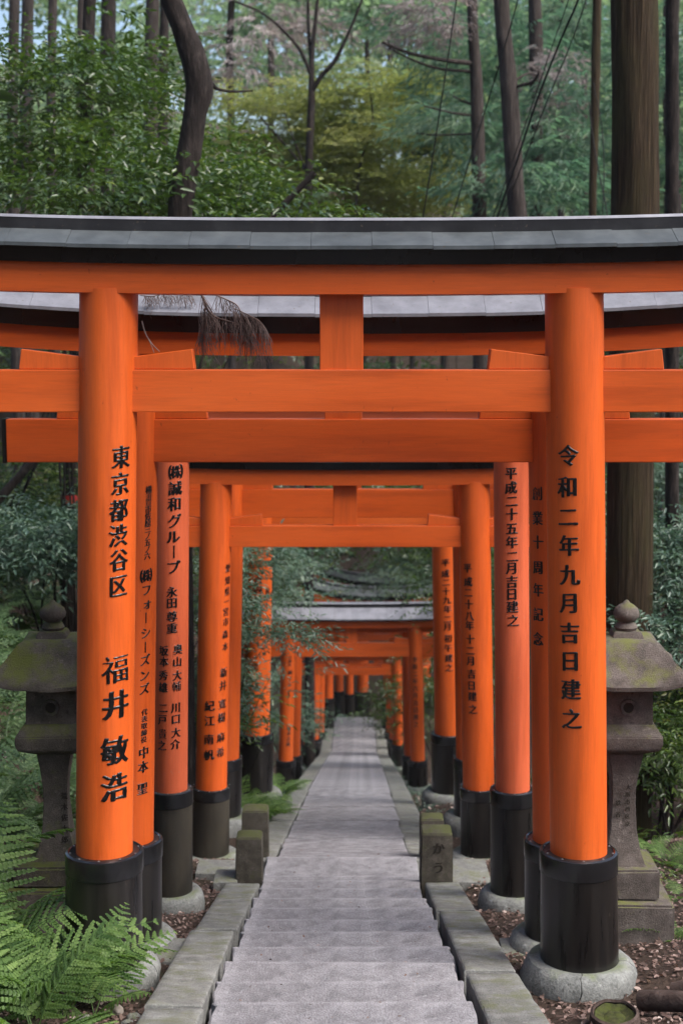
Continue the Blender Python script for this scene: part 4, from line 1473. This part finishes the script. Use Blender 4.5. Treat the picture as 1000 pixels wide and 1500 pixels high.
bush('distant_conifer', 'dead brownish cedar crown hanging behind the bending trunk', T_CEDAR, [lobe(380, 45, 40, 80, 45, 1.5), lobe(335, 110, 40, 40, 40, 1.2)], 170, 'leaf_dead', 'tree', seed=22, part='crown', sub=.5, scale=(.8, 1.5), tone=.25, base=(-7, 36))
# distant wood closing the view
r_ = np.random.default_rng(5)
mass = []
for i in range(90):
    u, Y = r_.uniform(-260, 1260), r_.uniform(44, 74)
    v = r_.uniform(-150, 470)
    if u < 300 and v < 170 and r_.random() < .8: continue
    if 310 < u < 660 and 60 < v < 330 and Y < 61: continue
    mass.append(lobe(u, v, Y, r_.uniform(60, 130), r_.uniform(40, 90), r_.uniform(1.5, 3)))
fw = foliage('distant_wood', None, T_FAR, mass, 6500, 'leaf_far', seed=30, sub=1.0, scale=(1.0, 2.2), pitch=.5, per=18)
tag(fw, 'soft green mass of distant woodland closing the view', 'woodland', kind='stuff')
mass = []
for i in range(46):      # unseen foliage added round the viewer to darken the fern side; log side thinner
    if i < 26: x_, y_ = r_.uniform(-12, -5.0), r_.uniform(-9, 13)
    elif i < 36: x_, y_ = r_.uniform(-9, 7), r_.uniform(-16, -9)
    else: x_, y_ = r_.uniform(9, 16), r_.uniform(4, 20)
    mass.append((x_, y_, ground(x_, y_) + r_.uniform(2.0, 11), r_.uniform(1.2, 2.2), r_.uniform(1.2, 2.2), r_.uniform(1.0, 1.8)))
fw = foliage('added_shade_foliage', None, T_FAR, mass, 3600, 'leaf_ever', seed=33, sub=.8, scale=(.9, 1.6), pitch=.5, per=18)
tag(fw, 'unseen evergreen foliage added beside the path to shade the gates', 'woodland', kind='stuff')
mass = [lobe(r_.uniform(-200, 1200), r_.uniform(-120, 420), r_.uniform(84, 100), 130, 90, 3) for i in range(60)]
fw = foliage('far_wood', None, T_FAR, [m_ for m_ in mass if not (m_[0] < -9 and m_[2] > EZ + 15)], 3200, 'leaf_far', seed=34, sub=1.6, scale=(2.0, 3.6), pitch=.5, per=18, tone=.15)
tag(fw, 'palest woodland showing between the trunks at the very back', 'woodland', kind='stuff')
# hillside shrubs below eye level, behind the gates
mass = []
for i in range(70):
    u, Y = r_.uniform(-300, 1300), r_.uniform(50, 68)
    v = r_.uniform(430, 860)
    mass.append(lobe(u, v, Y, r_.uniform(60, 120), r_.uniform(40, 80), r_.uniform(1.2, 2.2)))
fw = foliage('hillside_undergrowth', None, T_FAR, mass, 4200, 'leaf_ever', seed=31, sub=.8, scale=(.7, 1.3), pitch=.5, per=18)
tag(fw, 'dark undergrowth covering the hillside behind the far gates', 'undergrowth', kind='stuff')
# shrubs near the gates
bush('evergreen_tree', 'dense dark evergreen overhanging the farthest upswept roofs', T_FAR, [lobe(470, 770, 50, 90, 45, 3.2), lobe(600, 760, 52, 90, 45, 3.2), lobe(540, 700, 47, 110, 40, 3.5), lobe(680, 850, 50, 60, 60, 2.5), lobe(370, 870, 46, 60, 60, 2.5)], 900, 'leaf_ever', 'tree', seed=70, part='crown', sub=.7, scale=(.6, 1.1), pitch=.45, base=(-4.5, 50))
bush('evergreen_tree', 'dark evergreen shading the bend from the carved-post side', T_FAR, [lobe(700, 800, 42, 70, 70, 2.5), lobe(720, 950, 40, 60, 80, 2.0), lobe(640, 740, 41, 90, 30, 2.5)], 520, 'leaf_ever', 'tree', seed=71, part='crown', sub=.7, scale=(.6, 1.1), pitch=.45, base=(4.6, 42))
bush('leafy_shrub', 'leafy shrub reaching across the orange pillar beside the path', T_BLUE, [lobe(318, 900, 17.0, 36, 70, .6), lobe(385, 926, 16.4, 56, 12, .4), lobe(430, 932, 16.3, 44, 9, .3), lobe(385, 1020, 16.5, 46, 13, .4), lobe(312, 1010, 17.0, 30, 80, .5), lobe(345, 812, 17.0, 60, 26, .5), lobe(365, 868, 16.6, 40, 10, .4)], 560, 'leaf_blue', seed=40, sub=.15, scale=(.65, 1.0), pitch=.2, stems=7, stem_r=.006)
bush('leafy_shrub', 'tall leafy shrub filling the gap between pillars on the fern side', T_BLUE, [lobe(262, 850, 17.5, 60, 140, .8), lobe(280, 1050, 17, 40, 80, .7), lobe(215, 760, 19, 60, 70, .8)], 560, 'leaf_ever', seed=41, sub=.25, scale=(.8, 1.2))
bush('leafy_shrub', 'dense leaves behind the far pale green roof, upper part of the gap', T_BLUE, [lobe(420, 820, 27, 45, 24, 1.0), lobe(395, 850, 25, 40, 40, .8)], 260, 'leaf_blue', seed=42, sub=.3, scale=(.9, 1.3), base=(-3.2, 27))
bush('overhanging_maple', 'light green branch hanging in front of the upswept far roof', T_MAPLE, [lobe(590, 838, 42, 45, 9, .8), lobe(545, 862, 42, 40, 6, .7), lobe(610, 815, 43, 45, 8, .8), lobe(590, 880, 42, 40, 4, .6)], 200, 'leaf_blue', 'tree', seed=43, sub=.3, scale=(1.0, 1.5), pitch=.12, part='crown', tone=.2, base=(5.2, 44))
for i, (u, v, Y, ru, rv, n, lb) in enumerate((
        (975, 800, 15, 60, 50, 330, 'pale leafy shrub at the edge, highest beside the thick trunk'), (985, 910, 14, 55, 50, 330, 'leafy shrub at the edge level with the lantern finial'),
        (975, 1070, 13.5, 50, 80, 460, 'dark leafy shrub at the edge level with the lantern window'), (950, 720, 20, 70, 60, 300, 'shrub behind the trunk just under the tie beam end'))):
    bush('leafy_shrub', lb, T_BLUE, [lobe(u, v, Y, ru, rv, .6), lobe(u + 60, v - 20, Y + .4, ru, rv, .6)], n, 'leaf_blue' if i != 2 else 'leaf_ever', seed=50 + i, sub=.2, scale=(.7, 1.1), stems=4)
for i, (u, v, Y, ru, rv, n, mt, lb) in enumerate((
        (40, 720, 19, 90, 60, 420, 'leaf_ever', 'dark shrub on top of the fern bank under the black beam end'), (60, 790, 16, 70, 50, 380, 'leaf_blue', 'leafy shrub on the fern bank above the mossy lantern'),
        (170, 720, 22, 60, 80, 360, 'leaf_ever', 'dark shrub behind the foremost pillar on the fern bank'),
        (860, 800, 22, 70, 120, 420, 'leaf_ever', 'dark shrub in the gap behind the right-hand pillars'), (730, 900, 26, 70, 160, 420, 'leaf_ever', 'dark thicket behind the carved-post side pillars'),
        (640, 1000, 33, 40, 70, 300, 'leaf_ever', 'small dark thicket beside the far row of gates'), (420, 1010, 31, 40, 90, 300, 'leaf_blue', 'thicket on the fern side of the far row of gates'))):
    bush('leafy_shrub', lb, T_BLUE, [lobe(u, v, Y, ru, rv, .9), lobe(u - 40, v + 20, Y + .6, ru, rv, .8)], n, mt, seed=60 + i, sub=.3, scale=(.9, 1.3), stems=4)

# ------------------------------------------------------------------ ferns
def frond_mesh(L, seed, pairs=22, lob=7, width=.30, arch=.55, mat='fern', stalk=.16):
    r = np.random.default_rng(seed)
    parts, tones = [], []
    c0, c1 = arch, -arch * .9

    def rach(t):
        a0_ = .9 * arch
        # integrate a curve bending from up to down
        ts = np.linspace(0, t, 12)
        ang = a0_ + (-.35 - a0_) * ts ** 1.1
        y_ = np.trapz(np.cos(ang), ts) * L
        z_ = np.trapz(np.sin(ang), ts) * L
        return np.array([.02 * L * math.sin(t * 3 + seed), y_, z_])
    pts = np.array([rach(t) for t in np.linspace(0, 1, 14)])
    rv, rf = tube_np(pts, np.linspace(.0045, .0008, 14), 5)
    parts.append((rv, rf)); tones.append(np.full(len(rv), .25))
    for i in range(pairs):
        t = stalk + (1 - stalk) * (i + .5) / pairs
        q = (t - stalk) / (1 - stalk)
        ln = width * L * (min(1, .55 + q * 2.2) if q < .22 else (1 - (q - .22) / .78) ** .85) * r.uniform(.92, 1.05) + .008
        p_ = rach(t)
        tan = rach(min(1, t + .02)) - rach(max(0, t - .02)); tan /= np.linalg.norm(tan)
        sidev = np.array([1.0, 0, 0])
        nrm = np.cross(sidev, tan); nrm /= np.linalg.norm(nrm)
        for s in (-1, 1):
            d = sidev * s * .92 + tan * (.30 + .25 * q) - nrm * r.uniform(.02, .2)
            d /= np.linalg.norm(d)
            lw = min(ln * .15, .33 * L * (1 - stalk) / pairs) + .002
            tn = r.normal(.5, .2)
            m = max(2, int(lob * (ln / (width * L)) + 1))
            V_, F_ = leaf_quads(p_, d - nrm * .06, nrm, ln * .96, lw * 1.25, .09)
            parts.append((V_, F_)); tones.append(np.full(6, np.clip(tn - .05, 0, 1)))
            # pinna: lobed blade, pairs of pinnules along its midrib
            for j in range(m):
                g_ = (j + .35) / m
                base = p_ + d * ln * g_ - nrm * .10 * ln * g_ * g_
                lw_ = lw * (1 - .75 * g_) * 1.0
                perp = np.cross(d, nrm)
                for e in (-1, 1):
                    dd = perp * e * .85 + d * .55 - nrm * .12
                    V_, F_ = leaf_quads(base - d * .002, dd, nrm, lw_ * 1.35 + .002, ln / m * .95, .05)
                    parts.append((V_, F_)); tones.append(np.full(6, np.clip(tn + r.normal(0, .05), 0, 1)))
            V_, F_ = leaf_quads(p_ + d * ln * .72 - nrm * .07 * ln, d - nrm * .2, nrm, ln * .32, lw * .8, .05)
            parts.append((V_, F_)); tones.append(np.full(6, np.clip(tn, 0, 1)))
    V, F = join_np(parts)
    return np_mesh('frond', V, F, M[mat], np.concatenate(tones))


FR_NEAR = [frond_mesh(.62 + .06 * s, s, 15, 10, .27 + .04 * (s % 2), .50 + .15 * s, 'fern') for s in range(5)]
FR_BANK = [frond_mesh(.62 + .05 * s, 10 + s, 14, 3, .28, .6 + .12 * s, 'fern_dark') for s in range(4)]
FR_MID = [frond_mesh(.60 + .05 * s, 20 + s, 15, 5, .27, .6 + .12 * s, 'fern') for s in range(3)]


def fern(label, loc, fronds, n, scale=1.0, group=None, yaw0=0.0, spread=2 * math.pi, tilt=0.0, seed=0):
    r = random.Random(seed)
    root = empty('fern', loc)
    tag(root, label, 'fern', group)
    for i in range(n):
        o = mobj('frond', fronds[r.randrange(len(fronds))], root)
        o.rotation_euler = (r.uniform(-.3, .4) + tilt, r.uniform(-.45, .45), yaw0 + spread * (i / n - .5) + r.uniform(-.25, .25))
        s = scale * r.uniform(.75, 1.15)
        o.scale = (s * r.choice((-1, 1)), s, s)
    return root


NEARF = [((20, 6.9), 8, .95, 'bright fern nearest the lower corner'), ((95, 7.15), 8, .85, 'bright fern whose fronds cross the foremost black sleeve'), ((-20, 7.6), 9, 1.0, 'bright fern at the edge beside the lantern foot'),
         ((40, 6.3), 8, .9, 'bright fern drooping over the lowest leaf litter'), ((-40, 6.5), 8, 1.0, 'bright fern mostly cut off by the picture edge'), ((60, 7.6), 7, .75, 'bright fern standing just before the lantern plinth'),
         ((-85, 8.3), 9, 1.0, 'tall bright fern rising by the picture edge below the lantern'), ((-40, 7.9), 8, .9, 'tall bright fern arching in from the picture edge'),
         ((130, 7.02), 6, .62, 'small bright fern overlapping the pale collar')]
for i, ((u, Y), n, s, lb) in enumerate(NEARF):
    p_ = on_ground(u, Y)
    fern(lb, p_ - Vector((0, 0, .02)), FR_NEAR, max(5, n - 2), s * 1.2, 'bright ferns in front of the foremost gate', tilt=.1, seed=i)
cnt = 0
rb = random.Random(3)
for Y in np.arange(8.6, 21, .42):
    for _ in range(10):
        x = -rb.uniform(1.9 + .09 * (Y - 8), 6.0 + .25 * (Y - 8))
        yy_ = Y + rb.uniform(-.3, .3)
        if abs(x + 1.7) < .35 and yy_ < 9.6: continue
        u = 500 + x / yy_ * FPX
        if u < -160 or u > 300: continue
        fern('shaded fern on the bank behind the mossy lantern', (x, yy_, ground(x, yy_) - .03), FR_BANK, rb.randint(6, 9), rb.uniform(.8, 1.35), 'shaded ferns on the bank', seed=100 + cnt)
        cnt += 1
for i, (u, Y, s, lb) in enumerate(((352, 15.6, 1.0, 'green fern at the foot of the fifth gate, leaning to the path'), (372, 15.9, 1.05, 'green fern arching beside the path below the leafy shrub'), (392, 16.6, .9, 'green fern by the pale boulder'), (345, 16.6, 1.1, 'green fern under the leafy shrub, behind the sleeve'),
                                   (408, 20.5, 1.1, 'green fern behind the shrub at the foot of the far row'), (400, 23, 1.2, 'farthest green fern on the path edge'))):
    p_ = on_ground(u, Y)
    fern(lb, p_, FR_MID, 9, s, 'green ferns along the path edge', seed=300 + i)
for i, (u, Y, s, lb) in enumerate(((985, 8.9, .5, 'pale blue green seedling fern beyond the lantern plinth'), (975, 11.5, .55, 'small fern on the litter below the dark trunk'), (948, 12.0, .5, 'small fern touching the thick trunk foot'), (1000, 10.2, .5, 'small fern at the edge above the pale one'))):
    p_ = on_ground(u, Y)
    fern(lb, p_, FR_MID, 6, s, 'small ferns by the lantern plinth', seed=330 + i)

# ------------------------------------------------------------------ fallen leaves and twigs
def litter(n, seed, Y0, Y1, xr, size, name, label):
    r = np.random.default_rng(seed)
    tv = np.array([(0, 0, 0), (.3, .32, .06), (.24, .72, .03), (0, 1, -.02), (-.24, .72, .05), (-.3, .32, .03)]) - np.array((0, .5, 0))
    tf = np.array([(0, 1, 2, 3), (0, 3, 4, 5)])
    pos = []
    while len(pos) < n:
        Y = r.uniform(Y0, Y1)
        x = r.uniform(*xr) * (1 if r.random() < .5 else -1)
        x += path_x(Y)
        pos.append((x, Y, ground(x, Y) + .008 + abs(r.normal(0, .008))))
    V, F, T = scatter([(tv, tf)], np.array(pos), None, size, .35, r, np.clip(r.beta(1.6, 2.2, n), 0, 1))
    o = mobj(name, np_mesh(name, V, F, M['litter'], T))
    return tag(o, label, 'leaves', kind='stuff')


litter(34000, 1, 5.2, 13.5, (.66, 3.6), (.014, .042), 'leaf_litter', 'brown fallen leaves and chips round the pillar feet')
litter(7000, 2, 13, 30, (.62, 4.5), (.03, .06), 'leaf_litter', 'fallen leaves further down beside the path')
litter(90, 3, 5.5, 13, (.0, .58), (.012, .022), 'leaf_crumbs', 'a few leaf crumbs on the pale steps')
for o in bpy.data.objects:
    if o.name.startswith('leaf_crumbs'): o.location.z += .165
# weeds low along the path edge
r = np.random.default_rng(9)
pos = []
for _ in range(420):
    Y = r.uniform(16, 40)
    s = 1 if r.random() < .5 else -1
    x = path_x(Y) + s * (.86 + abs(r.normal(0, .10)))
    pos.append((x, Y, ground(x, Y) + .04))
V, F, T = scatter(T_BROAD, np.array(pos), None, (.25, .5), .5, r)
tag(mobj('weeds', np_mesh('weeds', V, F, M['leaf_blue'], T)), 'low weeds along the kerb of the far path', 'weeds', kind='stuff')
pos = []
for _ in range(900):
    Y = r.uniform(10, 26)
    x = r.uniform(2.0, 9)
    pos.append((x, Y, ground(x, Y) + .06))
V, F, T = scatter(T_BLUE, np.array(pos), None, (.4, .9), .5, r)
tag(mobj('undergrowth', np_mesh('undergrowth', V, F, M['leaf_ever'], T)), 'sparse undergrowth on the shaded ground behind the lantern', 'undergrowth', kind='stuff')

# ------------------------------------------------------------------ dry branches caught on the gates, guy ropes
def dry_branch(label, segs, Y, seed, fine=True, mat='twig', lo=22, hi=62):
    """segs: list of polylines (u, v, w) ; fine hanging twigs grow from the later ones"""
    r = np.random.default_rng(seed)
    p0 = P(segs[0][0][0], segs[0][0][1], Y)
    root = empty('dry_branch', p0)
    tag(root, label, 'branch')
    loc = np.array(p0)
    parts = []
    for sg in segs:
        s = smooth_pts(px_path(sg, Y, .02), 5)
        parts.append(tube_np(s[:, :3] - loc, s[:, 3], 6))
    V, F = join_np(parts)
    mobj('stem', np_mesh('stem', V, F, M[mat], smooth=True), root)
    if fine:
        tw = []
        k_ = Y / FPX
        for sg in segs:
            s = smooth_pts(px_path(sg, Y, .02), 9)[:, :3] - loc
            for i in range(3, len(s)):
                for _ in range(2):
                    a = r.uniform(-1, 1)
                    ln = r.uniform(lo, hi) * k_
                    d = np.array([a * .45 + .15, r.normal(0, .25), -1.0])
                    q = [s[i], s[i] + np.array([a * .010, 0, .000]) + d * ln * .35, s[i] + d * ln * .7 + np.array([a * .012, 0, 0]), s[i] + np.array([d[0] * .75, d[1], d[2]]) * ln]
                    q = np.array(q)
                    tw.append(tube_np(q, (.0016, .0014, .0011, .0005), 3))
                    for __ in range(2):
                        j = r.uniform(.2, .9)
                        b0_ = q[0] + (q[3] - q[0]) * j
                        e = b0_ + np.array([r.normal(0, .018), r.normal(0, .02), -abs(r.normal(.03, .012))])
                        tw.append(tube_np(np.array([b0_, (b0_ + e) / 2 + np.array([r.normal(0, .003), 0, 0]), e]), (.0012, .001, .0004), 3))
        V, F = join_np(tw)
        mobj('twigs', np_mesh('twigs', V, F, M[mat]), root)
    return root


dry_branch('dry brown cedar branch hanging between the first two gates', [[(294, 425, 5), (298, 438, 4), (306, 456, 3.5), (320, 466, 2.5), (345, 474, 2), (362, 484, 1.5), (378, 500, 1)], [(312, 430, 2.5), (330, 438, 2), (348, 448, 2), (356, 470, 1.5), (362, 492, 1)],
                                                                  [(302, 450, 2), (299, 466, 1.5), (296, 480, 1), (294, 496, .8)], [(345, 452, 1.5), (365, 462, 1.2), (380, 470, 1), (390, 482, .8)]], 8.12, 4)
dry_branch('thin dry tuft lying on the second roof behind the pillar', [[(205, 432, 2), (222, 434, 1.6), (240, 430, 1.4), (262, 430, 1.2), (282, 434, 1)]], 8.40, 5, lo=6, hi=22)
dry_branch('pale broken twig leaning on the wedge beside the foremost pillar', [[(208, 470, 2.2), (214, 490, 2), (224, 505, 1.6), (234, 515, 1.2)], [(216, 493, 1.5), (222, 506, 1.2), (226, 517, 1)]], 7.72, 6, False, 'twig_pale')


def rope(label, pts, Y0, Y1, w_):
    n = len(pts)
    q = []
    for i, (u, v) in enumerate(pts):
        Y = Y0 + (Y1 - Y0) * i / (n - 1)
        p_ = P(u, v, Y)
        q.append((*p_, w_ / 2 * Y / FPX))
    s = smooth_pts(q, 8)
    V, F = tube_np(s[:, :3], s[:, 3], 6)
    o = mobj('guy_rope', np_mesh('guy_rope', V, F, M['cable'], smooth=True))
    return tag(o, label, 'rope', 'dark guy ropes slanting among the cedars')


rope('dark rope slanting down over the yellow maple leaves', [(676, -60), (668, 0), (645, 155), (622, 300), (600, 430)], 17, 19, 2.0)
rope('dark rope passing in front of the grey cedar trunk', [(770, -50), (758, 0), (738, 70), (706, 175), (672, 285), (640, 390)], 17, 20, 1.8)
rope('thickest of the three close ropes by the leaning cedar', [(860, -50), (846, 0), (818, 65), (785, 150), (755, 240), (720, 340)], 17, 20, 3.0)
rope('thin rope above the thickest of the three close ropes', [(846, -50), (832, 0), (808, 68), (780, 150), (742, 260), (700, 380)], 18, 21, 1.5)
rope('thin rope below the thickest of the three close ropes', [(876, -50), (858, 0), (836, 62), (800, 150), (765, 240), (730, 330)], 18, 21, 1.7)
rope('loose hanging line beside the slender pale cedar', [(862, 150), (866, 190), (876, 250), (888, 310), (895, 380)], 21, 21, 1.8)
rope('second loose hanging line beside the slender pale cedar', [(868, 120), (880, 180), (884, 250), (882, 310), (880, 380)], 21, 21, 1.4)

# ------------------------------------------------------------------ the air between the trees
HAZE = 0.00025
if HAZE:
    bm = bmesh.new()
    zl, zh = EZ - 15.2, EZ + 46
    add_box(bm, (0, 180, (zl + zh) / 2), (330, 460, zh - zl))
    bmesh.ops.recalc_face_normals(bm, faces=bm.faces)
    hz = bm_obj('haze', bm, None)
    hm = bpy.data.materials.new('pale forest haze')
    hm.use_nodes = True
    t = hm.node_tree
    for n_ in list(t.nodes):
        if n_.type == 'BSDF_PRINCIPLED': t.nodes.remove(n_)
    pv = t.nodes.new('ShaderNodeVolumePrincipled')
    pv.inputs['Color'].default_value = (.78, .88, 1.0, 1)
    pv.inputs['Density'].default_value = HAZE
    t.links.new(pv.outputs[0], t.nodes['Material Output'].inputs['Volume'])
    hz.data.materials.append(hm)
    tag(hz, 'pale bluish haze hanging between the trees', 'haze', kind='stuff')
